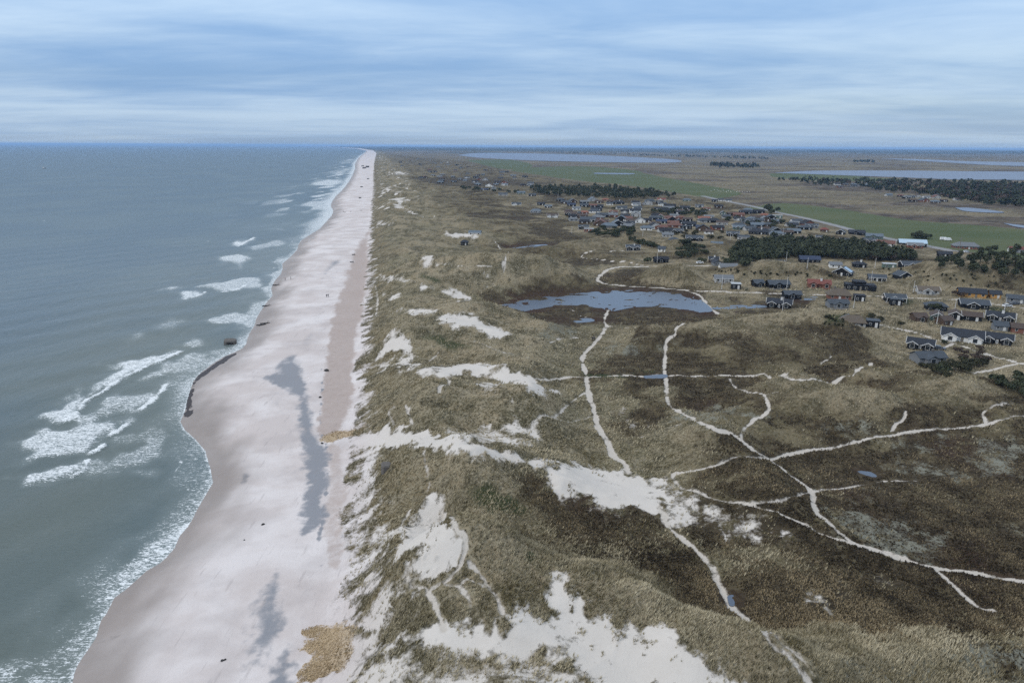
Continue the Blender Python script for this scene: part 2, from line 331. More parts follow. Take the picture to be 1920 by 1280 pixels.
FOAM_PX = [([(192,684),(230,677),(280,668),(338,659),(312,673),(270,691),(232,711),(202,731),(166,752),(152,775),(118,791),(78,780),(112,770),(135,748),(165,732),(200,700)], 1.0),
 ([(338,664),(400,657),(418,660),(384,692),(330,704),(290,708),(230,735),(215,735)], 0.80), ([(225,742),(270,738),(312,718),(292,747),(265,768),(230,766),(195,780),(150,802),(140,790),(190,750)], 0.82), ([(262,738),(312,718),(294,744),(266,766),(230,764)], 0.85),
 ([(26,828),(70,810),(130,802),(190,790),(232,788),(236,800),(212,815),(192,836),(160,852),(90,857),(50,872),(60,850)], 0.93), ([(18,895),(60,880),(120,866),(166,862),(156,885),(132,894),(60,904)], 0.97), ([(155,862),(230,850),(310,812),(320,845),(280,872),(230,887),(170,888)], 0.74), ([(225,880),(275,875),(285,895),(240,892)], 0.70), ([(200,820),(300,800),(310,812),(230,840)], 0.62),
 ([(308,542),(400,530),(484,520),(500,535),(440,546),(380,541)], 0.88), ([(326,548),(372,543),(365,560),(342,562)], 0.95), ([(414,547),(462,534),(456,547)], 0.9), ([(432,462),(476,446),(474,451),(444,463)], 1.0), ([(460,464),(528,447),(532,455),(480,469)], 0.8),
 ([(410,482),(450,475),(467,488),(456,506),(430,496)], 0.92), ([(362,602),(440,588),(492,590),(472,612),(420,606)], 0.88), ([(250,628),(335,598),(345,604),(265,632)], 0.70), ([(355,645),(375,635),(378,645),(362,648)], 0.8), ([(420,600),(480,590),(470,625),(440,620)], 0.6),
 ([(556,385),(590,378),(622,379),(600,392)], 0.85), ([(580,342),(640,334),(652,345),(600,349)], 0.9), ([(610,322),(662,312),(664,322),(630,328)], 0.8), ([(625,302),(668,296),(668,304),(640,307)], 0.7), ([(560,398),(585,394),(580,400)], 0.7), ([(500,430),(540,424),(535,432)], 0.6), ([(595,408),(612,404),(606,412)], 0.8), ([(540,438),(565,432),(556,442)], 0.8),
 ([(0,1250),(30,1250),(60,1262),(120,1255),(150,1240),(130,1290),(0,1290)], 0.75), ([(130,1225),(185,1190),(160,1230),(110,1262)], 0.7), ([(225,1075),(275,1050),(250,1085)], 0.6), ([(240,1092),(300,1040),(338,1000),(350,985),(345,1010),(320,1040),(290,1065)], 0.55)]
LAGOON_PX = [[(858,291),(900,287),(1000,288),(1110,291),(1250,298),(1278,303),(1240,305),(1130,304),(1000,301),(900,296)],
 [(1450,324),(1540,320),(1700,320),(1800,321),(2200,326),(2200,342),(1880,337),(1800,337),(1700,333),(1560,328)], [(1650,297),(1740,299),(1840,303),(2200,308),(2200,316),(1900,311),(1780,305)], [(1790,389),(1825,390),(1880,397),(1870,399),(1812,396)], [(1115,324),(1185,325),(1180,327),(1118,326)], [(1880,418),(1935,424),(2100,440),(2100,446),(1925,428)]]

# ------------------------------------------------------------------ terrain grid: rows follow distance, columns follow bearing
Yr = list(np.arange(28.0, 58.0, 0.7)) + [58.0]
while Yr[-1] < 42000:
    y = Yr[-1]
    d = y * y / 51225.0 * 1.3
    lim = 0.8 + y / 220.0 if y < 1000 else (5.3 + (y - 1000) / 250.0 if y < 3000 else 13.3 * (y / 3000.0) ** 1.9)
    Yr.append(y + max(0.16, min(d, lim)))
Yr = np.array(Yr)
sin_ = np.arange(-0.93, 0.9301, 0.0021)
sl = -0.93 - 0.004 * np.cumsum(1.10 ** np.arange(34)); sr = 0.93 + 0.004 * np.cumsum(1.10 ** np.arange(36))
Sc = np.concatenate([sl[::-1], sin_, sr])
NR, NC = len(Yr), len(Sc)
GY = np.repeat(Yr[:, None], NC, 1)
GX = GY * Sc[None, :]
print('grid', NR, NC)

def block(x0, x1, y0, y1):
    i0 = np.searchsorted(Yr, y0); i1 = np.searchsorted(Yr, y1)
    y0 = max(y0, Yr[0]); y1 = max(y1, y0)
    c = [x0 / y0, x0 / y1, x1 / y0, x1 / y1]
    j0 = np.searchsorted(Sc, min(c)); j1 = np.searchsorted(Sc, max(c))
    return slice(i0, min(i1 + 1, NR)), slice(j0, min(j1 + 1, NC))
def sdf_xy(px, py, poly):
    d = np.full(px.shape, 1e18); ins = np.zeros(px.shape, bool)
    n = len(poly)
    for i in range(n):
        ax, ay = poly[i]; bx, by = poly[(i + 1) % n]
        ex, ey = bx - ax, by - ay
        t = np.clip(((px - ax) * ex + (py - ay) * ey) / (ex * ex + ey * ey + 1e-9), 0, 1)
        d = np.minimum(d, (px - ax - t * ex) ** 2 + (py - ay - t * ey) ** 2)
        if ay != by:
            c = ((ay > py) != (by > py)) & (px < (bx - ax) * (py - ay) / (by - ay) + ax)
            ins ^= c
    d = np.sqrt(d)
    return np.where(ins, -d, d)
def grid_poly(poly, margin):
    """signed distance to a polygon (negative inside) on the block of the grid round it"""
    lo, hi = poly.min(0) - margin, poly.max(0) + margin
    b = block(lo[0], hi[0], lo[1], hi[1])
    return b, sdf_xy(GX[b], GY[b], poly)
def grid_line(pts, reach, out):
    for (ax, ay), (bx, by) in zip(pts[:-1], pts[1:]):
        b = block(min(ax, bx) - reach, max(ax, bx) + reach, min(ay, by) - reach, max(ay, by) + reach)
        px, py = GX[b], GY[b]
        if px.size == 0: continue
        ex, ey = bx - ax, by - ay
        t = np.clip(((px - ax) * ex + (py - ay) * ey) / (ex * ex + ey * ey + 1e-9), 0, 1)
        np.minimum(out[b], np.hypot(px - ax - t * ex, py - ay - t * ey), out=out[b])
def smooth_line(pts, n=5):
    """Catmull-Rom through the traced points"""
    p = np.asarray(pts, float); q = np.vstack([2 * p[0] - p[1], p, 2 * p[-1] - p[-2]])
    o = []
    for i in range(1, len(q) - 2):
        for t in np.linspace(0, 1, n, endpoint=False):
            o.append(0.5 * (2 * q[i] + (q[i + 1] - q[i - 1]) * t + (2 * q[i - 1] - 5 * q[i] + 4 * q[i + 1] - q[i + 2]) * t * t + (3 * q[i] - q[i - 1] - 3 * q[i + 1] + q[i + 2]) * t ** 3))
    o.append(p[-1])
    return np.array(o)
def soft_poly(poly):
    return smooth_line(list(poly) + [poly[0]], 4)[:-1]

# ------------------------------------------------------------------ heights
ES = (GX - x_shore(GY)) * COSA
EF = (GX - x_foot(GY)) * COSA
Z = h0(GX, GY)
BASE = Z.copy()
heath = np.zeros(GX.shape)
heathz = np.zeros(GX.shape)
for poly in HEATH_PX:
    P = on_ground(soft_poly(poly), h0)
    b, s = grid_poly(P, 40)
    sc = np.maximum(7.0, GY[b] / 35.0)
    wob = fbm(GX[b] / 20, GY[b] / 16, 4, 5, 0.6) * 14
    heath[b] = np.maximum(heath[b], ss(1.3, -1.6, (s + wob) / sc))
    heathz[b] = np.maximum(heathz[b], ss(20, -12, s + wob * 0.5))
plain = np.zeros(GX.shape)
for poly in FLAT_PX:
    P = on_plane(poly, 3.0)
    b, s = grid_poly(P, 200)
    plain[b] = ss(35, -10, s)
roadd = np.full(GX.shape, 1e9)
ROADW = smooth_line(on_plane(ROAD_PX, 3.4))
grid_line(ROADW, 30, roadd)
flat = np.zeros(GX.shape)
rd = np.full(GX.shape, 1e9)
for name, lab, w, pts in PATHS_PX:
    if w > 2.5:
        grid_line(smooth_line(on_ground(pts, h0)), 22, rd)
flat = np.maximum(flat, ss(18, 5, rd))
# ------------------------------------------------------------------ houses: px, py of the front foot, width px, plan, roof, wall, yaw, extras, description
# plans: g ridge across, e gable end to us, t ridge across with front gable, tt two front gables, f flat, h hipped thatch
# extras: w white barge boards, c white chimney, k dark chimney, v veranda posts, d deck
HOUSES = [
 (1367,508,38,'g','grey','white',4,'d','low white summerhouse with grey roof on the dune crest above the pale veranda house'),
 (1346,499,17,'e','dark','grey',8,'','small dark-roofed annexe at the left end of the low white summerhouse'),
 (1357,532,39,'g','grey','greyw',0,'v','long pale summerhouse with grey roof and white veranda posts above the gravel road'),
 (1380,543,15,'f','pale','black',-4,'','black shed with pale flat roof beside the gravel road'),
 (1424,539,21,'t','slate','black',14,'','small black cabin with slate roof just above the gravel road'),
 (1462,541,46,'t','slate','black',10,'d','large black summerhouse with slate roof above the gravel road'),
 (1536,540,46,'tt','red','brick',-8,'c','brick house with red tiled roof and white windows on the dune'),
 (1613,545,60,'f','black','black',-6,'m','long black flat-roofed modern house with a raised centre'),
 (1487,560,36,'t','slate','black',6,'','dark slate-roofed house just below the gravel road'),
 (1460,577,50,'tt','dark','black',-16,'wc','black house with white gable boards and a white chimney near the pond'),
 (1574,562,46,'h','thatch','brick',-4,'kk','long brick house with brown thatched roof beside the gravel road'),
 (1573,578,42,'t','slate','grey',8,'d','grey timber house with slate roof below the thatched brick house'),
 (1612,566,20,'f','black','black',-4,'w','small black box-shaped house right of the thatched brick house'),
 (1453,501,40,'t','slate','black',2,'wv','dark house with white front gable below the pine belt'),
 (1488,511,34,'g','tan','brown',-6,'','low house with pale tan roof in a dune hollow'),
 (1519,493,42,'g','blue','black',-2,'','long black house with blue-grey sheet roof along the pine belt'),
 (1567,503,24,'g','grey','white',-4,'','low grey-roofed cottage with white front behind the solar-panelled gable'),
 (1577,519,38,'e','slate','black',-28,'ws','black gable house with white boards and a glazed roof face'),
 (1613,502,25,'h','dark','black',0,'c','dark hipped house with a white roof light by the pine belt'),
 (1600,616,48,'h','thatch','greyw',-4,'','long thatched farmhouse with grey-brown roof at the end of the near lane'),
 (1586,612,17,'e','grey','white',-20,'w','small white-gabled wing left of the thatched farmhouse'),
 (1636,617,19,'f','slate','black',-10,'','black flat-roofed garage right of the thatched farmhouse'),
 (1644,528,35,'g','slate','black',-10,'v','black house with slate roof left of the half-hidden white gable'),
 (1697,526,28,'e','slate','black',18,'w','dark house with broad white gable half hidden by a dune'),
 (1679,567,40,'t','slate','black',-4,'wv','black house with white windows in the front gable by the gravel road'),
 (1680,574,21,'f','slate','black',-4,'','black flat-roofed shed in front of the white-windowed gable'),
 (1741,552,42,'t','thatch','greyw',-2,'wd','low pale house with brownish roof and white gable above the gravel road'),
 (1823,558,52,'g','dark','yellow',-10,'','ochre-yellow timber house with dark roof at the gravel road'),
 (1866,560,18,'g','dark','yellow',-8,'','small ochre-yellow cabin right of the yellow timber house'),
 (1828,579,54,'t','slate','black',-6,'wd','dark house with slate roof and bright white bay below the gravel road'),
 (1756,583,40,'h','slate','black',-6,'d','dark hipped house half hidden behind a round bush'),
 (1727,604,26,'t','brown','brown',10,'','small brown-roofed house with front gable above the near lane'),
 (1757,602,20,'e','brown','green',-14,'w','brown-roofed wing with green gable window'),
 (1790,601,18,'e','brown','black',-18,'w','small dark brown house with white-edged gable left of the long brown one'),
 (1822,603,36,'g','brown','black',-14,'w','long dark brown house with white end window'),
 (1874,603,50,'tt','dark','black',-20,'wc','black house with two white-edged gables near the right edge'),
 (1778,611,20,'g','brown','brown',22,'','little brown shed alone above the long black lane house'),
 (1876,622,24,'g','slate','grey',-8,'k','grey house with slate roof at the right edge'),
 (1913,626,34,'g','brown','brick',-10,'','red-brown house at the right edge beside a grey one'),
 (1803,641,78,'tt','dark','white',-18,'w','long black-roofed house with white front along the near lane'),
 (1868,645,56,'tt','dark','black',-20,'w','black house with broad white gable boards, right of the long lane house'),
 (1724,655,50,'tt','dark','black',-22,'w','black gable house standing left of the near gravel lane'),
 (1748,683,62,'t','slate','grey',16,'kd','nearest house, grey walls and slate roof, below the near lane'),
 (1905,569,36,'g','slate','grey',-18,'','dark grey house with parked cars at the right edge'),
 (1712,504,44,'t','slate','black',6,'wv','black house with steep slate roof and white veranda gable by the pines'),
 (1668,504,26,'f','pale','green',-2,'w','low grey-green cabin with pale flat roof by the pines'),
 (1776,508,42,'f','black','black',-6,'','long black flat-roofed house against the dark shrubs'),
 (1772,482,27,'g','dark','black',-6,'','dark house behind the shrubs under the shop'),
 (1712,459,54,'g','paleblue','black',-8,'','long shop building with pale blue sheet roof by the main road'),
 (1814,461,50,'h','grey','brick',-6,'','broad grey-roofed brick building by the main road'),
 (1912,467,34,'g','red','white',-6,'v','red-roofed house by the main road at the right edge'),
 (1716,466,30,'t','grey','brick',-8,'w','grey-roofed house with brick gable in front of the blue-roofed shop'),
 (1660,462,36,'t','rust','white',-14,'w','rust-roofed house with white gable above the pine belt'),
 (1630,456,28,'tt','slate','black',-8,'w','dark house with white gable boards left of the rust-roofed one'),
 (1187,470,30,'tt','slate','black',-4,'wcv','dark house with white posts and a tall white chimney on the near dunes'),
 (1240,473,15,'g','slate','white',-14,'','small grey cabin with white end right of the white-chimney house'),
 (1241,493,30,'t','black','black',10,'','lone black house beside a round bush at the gravel road end'),
 (1168,447,24,'g','tan','white',-4,'c','pale low cottage with white chimney behind the hedge'),
 (1094,430,22,'t','slate','black',-6,'wv','dark house at the left end of the big dark hedge'),
 (1104,435,21,'f','pale','brick',-4,'','brown cabin with pale flat roof at the left end of the hedge'),
 (1142,428,34,'h','bluegrey','grey',-6,'','broad house with blue-grey roof above the big dark hedge'),
 (1178,424,28,'tt','dark','black',-2,'w','dark house with two rounded white gables above the hedge'),
 (1212,432,25,'h','bluegrey','white',-4,'','grey-roofed cottage right of the big dark hedge'),
 (1200,418,23,'e','slate','white',-8,'w','bright white gable in front of a dark roof'),
 (1241,419,25,'g','blue','black',-2,'','long dark house with blue-grey roof below a white-edged gable'),
 (1238,411,20,'e','rust','green',-10,'w','rust-roofed house with sharp white-edged gable'),
 (1262,422,24,'g','rust','brick',-6,'','long rust-brown roofed house in the middle of the village'),
 (1276,412,20,'h','rust','brick',-4,'','rust-brown hipped house behind the long rust-brown one'),
 (1270,437,24,'tt','slate','black',-6,'w','dark house with white gables right of the hedge houses'),
 (1102,416,34,'g','slate','black',-8,'v','long dark house with a row of bright windows left in the village'),
 (1096,402,18,'h','orange','brick',0,'','house with orange-red tiled roof left in the village'),
 (1118,396,24,'tt','dark','black',-6,'','dark double-gabled house between two red roofs'),
 (1150,401,18,'t','rust','brown',-8,'w','small rust-brown house on an open dune'),
 (1160,383,25,'h','dark','black',-2,'c','broad black-roofed house below the long pine wood'),
 (1143,385,14,'g','slate','white',-6,'','white-fronted cottage left of the broad black roof'),
 (1135,377,14,'h','orange','brick',-4,'','orange-roofed house just below the long pine wood'),
 (1240,377,18,'t','red','white',-8,'w','red-roofed house with white front near the field edge'),
 (1242,386,17,'t','slate','white',-2,'w','dark-roofed white cottage below the red-roofed one'),
 (1288,378,17,'h','bluegrey','green',-6,'','blue-grey hipped house near the field edge'),
 (1284,393,22,'g','dark','black',-8,'w','long dark house above the village shrubs'),
 (1312,389,17,'tt','slate','grey',0,'w','grey house with front gables near the field'),
 (1320,414,25,'g','orange','white',-4,'','white house with bright orange-red roof in mid village'),
 (1337,418,28,'h','dark','black',-8,'','black hipped house right of the bright orange roof'),
 (1354,422,24,'g','brown','greyw',-4,'v','brown-roofed house with pale front posts in mid village'),
 (1312,430,18,'t','blue','black',-10,'','small black house with blue-grey roof in mid village'),
 (1287,430,24,'f','slate','black',-4,'w','black flat-roofed house left of the small blue-grey one'),
 (1329,439,19,'h','brown','white',-6,'','brown-roofed cottage with white windows in lower village'),
 (1374,443,26,'tt','slate','black',-6,'w','dark house with several white gables in lower village'),
 (1424,440,45,'h','dark','black',-10,'c','long black house in lower village above the pine belt'),
 (1394,450,24,'g','slate','greyw',-6,'v','grey house beside a violet shed above the pine belt'),
 (1465,452,36,'g','dark','black',-4,'wv','dark house with white deck above the pine belt'),
 (1474,437,20,'f','slate','grey',-4,'','grey flat-roofed house behind the white van'),
 (1505,452,19,'e','thatch','brick',-10,'','tan thatched gable house poking out of the pine belt'),
 (1536,450,13,'t','slate','white',-10,'w','little dark cottage with white gable right of the thatched gable'),
 (1386,431,26,'t','bluegrey','green',-6,'w','blue-grey roofed house with pale gable in mid village'),
 (1302,452,36,'tt','slate','black',-8,'w','dark house with low white gables at the village front'),
 (1262,455,20,'h','slate','green',-14,'','dark green cottage with slate roof at the village front'),
 (1252,445,24,'g','grey','greyw',-4,'','grey cottage behind the dark green one'),
 (1344,463,24,'g','bluegrey','white',-6,'','blue-grey house with white front left of the pine belt'),
 (1338,493,20,'t','dark','brown',-6,'wc','black cottage with white chimney beside a round bush'),
 (1434,407,17,'h','orange','brick',-4,'','orange-roofed house near the dark clump at the main road'),
 (1409,414,20,'h','bluegrey','grey',-6,'','grey house in the shrubs left of the orange-roofed one'),
 (1488,422,18,'t','grey','white',-6,'','white house below the main road'),
 (1522,428,26,'tt','slate','grey',-8,'w','grey house with white gables below the main road'),
 (1340,379,12,'g','dark','black',-6,'','small dark house left of the white farm buildings'),
 (1352,375,12,'g','slate','white',-8,'','white farm building by the start of the main road'),
 (1366,376,13,'g','slate','white',-8,'','second white farm building, right of the first, by the main road'),
 (1403,397,19,'h','bluegrey','grey',-8,'','grey house in a hollow left of the dark clump'),
 (1356,403,12,'e','grey','green',-4,'','green-grey cottage among the village shrubs'),
 (1458,409,20,'f','pale','green',-6,'','pale flat-roofed cabin right of the orange-roofed house'),
 (1400,484,20,'g','tan','black',-6,'','low tan-roofed shed among the dark bushes'),
 (1546,435,16,'h','red','brown',-8,'','dark red roofed house below the main road'),
 (1575,440,18,'e','slate','black',-24,'w','black house with bright white gable below the main road'),
 (1607,438,32,'t','dark','black',-10,'','long black house right of the bright white gable'),
 (1640,445,34,'t','bluegrey','green',-8,'','blue-grey roofed green house beside the main road'),
 (1587,457,26,'t','slate','black',-6,'w','dark house with white gable at the back of the pine belt'),
 (1618,437,12,'e','dark','black',-10,'','small dark gable behind the long black house'),
 (968,386,20,'t','slate','white',-6,'w','white house on the open dunes left of the village'),
 (1004,399,22,'h','bluegrey','grey',-10,'v','grey house with many windows at the left village edge'),
 (1014,385,16,'g','dark','black',-10,'','dark house above the grey one at the left village edge'),
 (1028,390,15,'t','bluegrey','black',-4,'w','blue-grey house second in from the left village edge'),
 (1036,408,24,'tt','brown','white',-4,'w','brown-roofed house with white gable front on a dune'),
 (1066,399,18,'h','brown','brick',-2,'','broad brown-roofed house left in the village'),
 (1083,403,12,'t','slate','black',-8,'','small dark cottage right of the broad brown roof'),
 (1071,387,18,'g','blue','black',-12,'','dark house with blue roof on the village dunes'),
 (998,368,16,'t','slate','black',-4,'','dark house below the left end of the pine wood'),
 (977,364,18,'g','bluegrey','green',-4,'','teal-grey house at the left end of the pine wood'),
 (943,367,20,'g','slate','greyw',-2,'v','house on a dark mound left of the pine wood'),
 (908,358,16,'t','blue','black',-8,'w','dark house with white end in the row left of the mound house'),
 (926,355,11,'e','slate','grey',0,'w','small house with white gable left of the mound house'),
 (962,331,12,'t','bluegrey','grey',-4,'','blue-grey house at the far village edge near the meadow'),
 (941,324,14,'g','slate','grey',-8,'','grey house far back at the left of the meadow'),
 (876,327,9,'h','slate','grey',0,'','far hipped grey house among the distant dunes'),
 (892,334,12,'g','dark','black',-4,'','far long dark house among the distant dunes'),
 (851,342,11,'t','slate','black',-4,'','far dark house at the left end of the dune village'),
 (946,348,13,'t','bluegrey','white',-6,'w','far house with bright gable above the mound house'),
 (870,460,14,'h','dark','black',-6,'','lone small black cabin on the empty dunes'),
 (890,442,26,'g','bluegrey','white',-6,'v','low whitish house sunk beside a bare sand patch on the dunes'),
]
HP = on_ground([(a[0], a[1]) for a in HOUSES], h0)
for x, y in HP:
    b = block(x - 30, x + 30, y - 30, y + 30)
    r = np.hypot(GX[b] - x, (GY[b] - y - 4) * 1.0)
    flat[b] = np.maximum(flat[b], ss(24, 9, r))

# dunes
inland = ss(2, 25, EF) * (1 - plain)
front = ss(0, 20, EF) * ss(190, 60, EF)
wx = GX + 8 * fbm(GX / 60, GY / 60, 2, 31); wy = GY + 8 * fbm(GX / 60, GY / 60, 2, 37)
big = ridged(wx / 95, wy / 62, 3, 3) - 0.35
mid = fbm(wx / 34, wy / 24, 3, 9)
dune = np.clip(big * 7.5, -2.5, 9) + mid * 3.6
dune_n = ss(-1.0, 4.5, dune)
amp = inland * (0.55 + 0.55 * front) * (1 - 0.9 * heathz) * (1 - 0.93 * flat)
amp = amp * ss(9000, 2500, GY)
Z = Z + dune * amp * 0.9
# single dunes seen in the photograph: px, py of the middle at the foot level, half sizes in metres, height, turn
BUMPS = [(800,1130,17,15,5.5,0),(905,1010,15,26,4.0,-12),(1000,1120,24,9,3.5,-25),(1180,1180,26,8,3.5,-28),(1330,1240,22,8,3.0,-35),
 (820,905,20,12,4.5,0),(930,925,16,9,3.0,-15),(760,870,9,12,2.0,0),(940,1225,9,6,3.2,0),(800,1265,12,6,2.5,0),(1025,1268,7,6,2.4,0),
 (830,800,26,12,4.0,-8),(880,755,34,11,5.0,-5),(1040,800,24,12,3.0,-12),(1060,760,22,10,2.5,0),
 (1035,530,34,20,8.5,0),(935,530,26,18,6.5,0),(1240,533,36,17,8.0,0),(1345,530,24,16,6.5,0),(1445,522,30,12,6.5,0),(1525,520,22,11,6.0,0),(1390,512,26,10,5.5,0),
 (1590,622,44,15,4.5,0),(1430,640,45,24,5.0,0),(1290,660,22,18,3.0,0),(1620,610,30,14,4.0,0),(1735,780,44,20,7.5,0),(1560,745,36,18,5.5,0),(1340,830,24,12,3.5,-15),(1300,860,20,9,3.0,0),
 (1600,830,30,12,2.5,0),(1850,740,40,14,1.5,0),(1690,745,30,12,1.5,0),(1770,530,40,16,7.5,0),(1870,530,36,16,7.0,0),(1800,515,60,18,6.5,0),(1690,540,20,10,3.5,0),
 (1170,455,30,16,6.0,0),(1090,470,44,22,6.0,0),(890,520,40,24,6.0,0),(820,640,36,14,6.0,-5),(760,640,16,14,4.0,0),(760,700,14,10,3.0,0),(840,720,22,9,3.0,0),(900,600,34,14,5.0,0),
 (1240,465,24,10,3.5,0),(1300,478,30,12,4.5,0),(1330,470,30,14,4.0,0),(1450,1050,18,7,1.2,0),(1560,1130,14,6,1.4,0),(1700,1250,18,7,1.4,0),(1720,1000,26,9,2.4,-10),(1870,1240,22,8,1.5,0)]
BP = on_ground([(a[0], a[1]) for a in BUMPS], h0)
for (px_, py_, rx, ry, hh, rot), (bx, by) in zip(BUMPS, BP):
    R = 2.3 * max(rx, ry)
    b = block(bx - R, bx + R, by - R, by + R)
    c, s = math.cos(math.radians(rot)), math.sin(math.radians(rot))
    dx = GX[b] - bx + 3 * fbm(GX[b] / 16, GY[b] / 16, 2, 51); dy = GY[b] - by + 3 * fbm(GX[b] / 16, GY[b] / 16, 2, 57)
    u = (dx * c + dy * s) / rx; v = (-dx * s + dy * c) / ry
    g = np.exp(-(u * u + v * v) * 1.1)
    Z[b] += hh * g * (1 - 0.93 * flat[b]) * (1 - 0.75 * heathz[b]) * ss(-6, 10, EF[b]) * (0.86 + 0.3 * mid[b])
# the crater: a hollow sunk into the dune, open to the sea
CR = on_plane([(806, 1012)], 8.0)[0]
b = block(CR[0] - 25, CR[0] + 25, CR[1] - 30, CR[1] + 30)
u = (GX[b] - CR[0] + 1.5 * fbm(GX[b] / 6, GY[b] / 6, 2, 61)) / 5.6; v = (GY[b] - CR[1] + 1.5 * fbm(GX[b] / 6, GY[b] / 6, 2, 67)) / 11.5
Z[b] -= 2.9 * ss(1.15, 0.45, np.sqrt(u * u + v * v)) * (0.55 + 0.45 * ss(-1.0, 0.6, u))
# meadow and lagoon plain, main road bed, far rolling land
far = ss(8300, 10500, GY)
Z = Z * (1 - plain) + plain * (2.0 + 0.25 * fbm(GX / 150, GY / 150, 2, 71))
Z = np.where(roadd < 25, Z * (1 - ss(22, 6, roadd)) + 2.9 * ss(22, 6, roadd), Z)
Z += far * ss(-50, 900, EF) * (14 + 22 * fbm(GX / 2600, GY / 2600, 3, 77))
# ponds
pondmask = np.zeros(GX.shape)
PONDW = []
for k, poly in enumerate(PONDS_PX):
    P = on_ground(soft_poly(poly), h0)
    lev = float(np.median(h0(P[:, 0], P[:, 1]))) - 0.10
    PONDW.append((P, lev))
    b, s = grid_poly(P, 30)
    nn = fbm(GX[b] / 9, GY[b] / 5.0, 4, 84 + k, 0.66)
    small = 1.0 if k in (4, 5, 6) else 0.0
    sh = np.clip(s * (0.03 + 0.1 * small), -0.20 - 0.3 * small, 0.45) + nn * (0.40 if not small else 0.05)
    tgt = lev + sh
    k2 = ss(16, 2, s)
    Z[b] = Z[b] * (1 - k2) + tgt * k2
    pondmask[b] = np.maximum(pondmask[b], ss(14, 0, s) if not small else ss(2.5, 0, s) * 0.5)
# tussocks and small roughness
tuft = np.clip(fbm(GX / 1.3, GY / 1.9, 3, 91, 0.6) + 0.1, 0, 1)
lump = fbm(GX / 6.0, GY / 5.0, 3, 97)
veg = ss(-2, 8, EF) * (1 - plain) * (1 - 0.8 * pondmask)

def H_at(X, Y):
    X = np.asarray(X, float); Y = np.asarray(Y, float)
    yy = np.clip(Y, Yr[0], Yr[-1] - 1e-3)
    i = np.clip(np.searchsorted(Yr, yy) - 1, 0, NR - 2)
    s = np.clip(X / yy, Sc[0], Sc[-1] - 1e-6)
    j = np.clip(np.searchsorted(Sc, s) - 1, 0, NC - 2)
    a = (yy - Yr[i]) / (Yr[i + 1] - Yr[i]); c = (s - Sc[j]) / (Sc[j + 1] - Sc[j])
    return (Z[i, j] * (1 - a) + Z[i + 1, j] * a) * (1 - c) + (Z[i, j + 1] * (1 - a) + Z[i + 1, j + 1] * a) * c

# ------------------------------------------------------------------ what grows or lies where
def paint(lists, seed, wob=1.0, soft=0.02, margin=12, coverage=True, edge=0.5):
    out = np.zeros(GX.shape)
    for it in lists:
        poly, cov = it if coverage else (it, 1.0)
        P = on_ground(soft_poly(poly), H_at)
        b, s = grid_poly(P, margin)
        if s.size == 0: continue
        w = np.maximum(edge, GY[b] * soft * 0.25)
        nz = fbm(GX[b] / (3.0 + GY[b] / 90), GY[b] / (3.0 + GY[b] / 90), 3, seed) * wob * (1.6 + GY[b] / 160) + 0.9 * wob * fbm(GX[b] / 1.4, GY[b] / 1.4, 3, seed + 7)
        out[b] = np.maximum(out[b], cov * ss(1, -1, (s + nz) / w))
    return out
sand = paint(SAND_PX, 101, 1.5, 0.08, edge=3.0)
# edge of the beach: tufted sand at the dune foot, bare beach seaward
edge_n = fbm(GX / 7, GY / 9, 3, 111) * 5
beach = ss(1.5, -3.0, EF + edge_n * 0.7)
fringe = ss(8, -2, EF + edge_n * 1.2) * 0.58
fringe = np.where(EF < 25, fringe, 0)
sand = np.maximum(sand * (0.80 + 0.20 * ss(-0.35, 0.15, fbm(GX / 9, GY / 7, 3, 113))), np.maximum(beach, fringe))
# little blowouts along the distant foredune
fb = fbm(GX / 16, GY / 22, 3, 117)
sand = np.maximum(sand, ss(0.34, 0.44, fb) * ss(2, 12, EF) * ss(85, 45, EF) * ss(500, 800, GY) * ss(12000, 6000, GY) * 0.9)
pathm = np.zeros(GX.shape)
pathid = np.zeros(GX.shape, np.int32)
PATHW = []
for k, (name, lab, w, pts) in enumerate(PATHS_PX):
    P = smooth_line(on_ground(pts, h0 if w > 2.5 else H_at))
    PATHW.append(P)
    d = np.full(GX.shape, 1e9)
    grid_line(P, w * 2.2 + 2.5, d)
    idx = np.where(d < w * 2 + 2.4)
    ww = w * (0.21 + 0.20 * gn(GX[idx] / 6, GY[idx] / 6, 121) + 0.12 * gn(GX[idx] / 2, GY[idx] / 2, 122)) + 0.12 * fbm(GX[idx] / 1.3, GY[idx] / 1.3, 2, 123)
    ww = np.maximum(ww, 0.27)
    px_m = GY[idx] / 683.0
    m = ss(0.55 + 0.4 * px_m, -0.30, d[idx] - ww + 0.22 * fbm(GX[idx] / 0.7, GY[idx] / 0.9, 2, 129))
    new = m > pathm[idx]
    pathid[idx] = np.where(new & (m > 0.5), k + 1, pathid[idx])
    wear = np.clip(0.82 + 0.6 * gn(GX[idx] / 14, GY[idx] / 14, 127 + k), 0.45 if w < 2 else 0.78, 1.0)
    pathm[idx] = np.maximum(pathm[idx], m * wear * (0.95 if w > 1 else 0.8))
sand = np.maximum(sand, pathm)
straw = paint(STRAW_PX, 131, 0.9, coverage=False, edge=1.6)
gravel = paint(GRAVEL_PX, 137, 1.0, 0.08, edge=2.4)
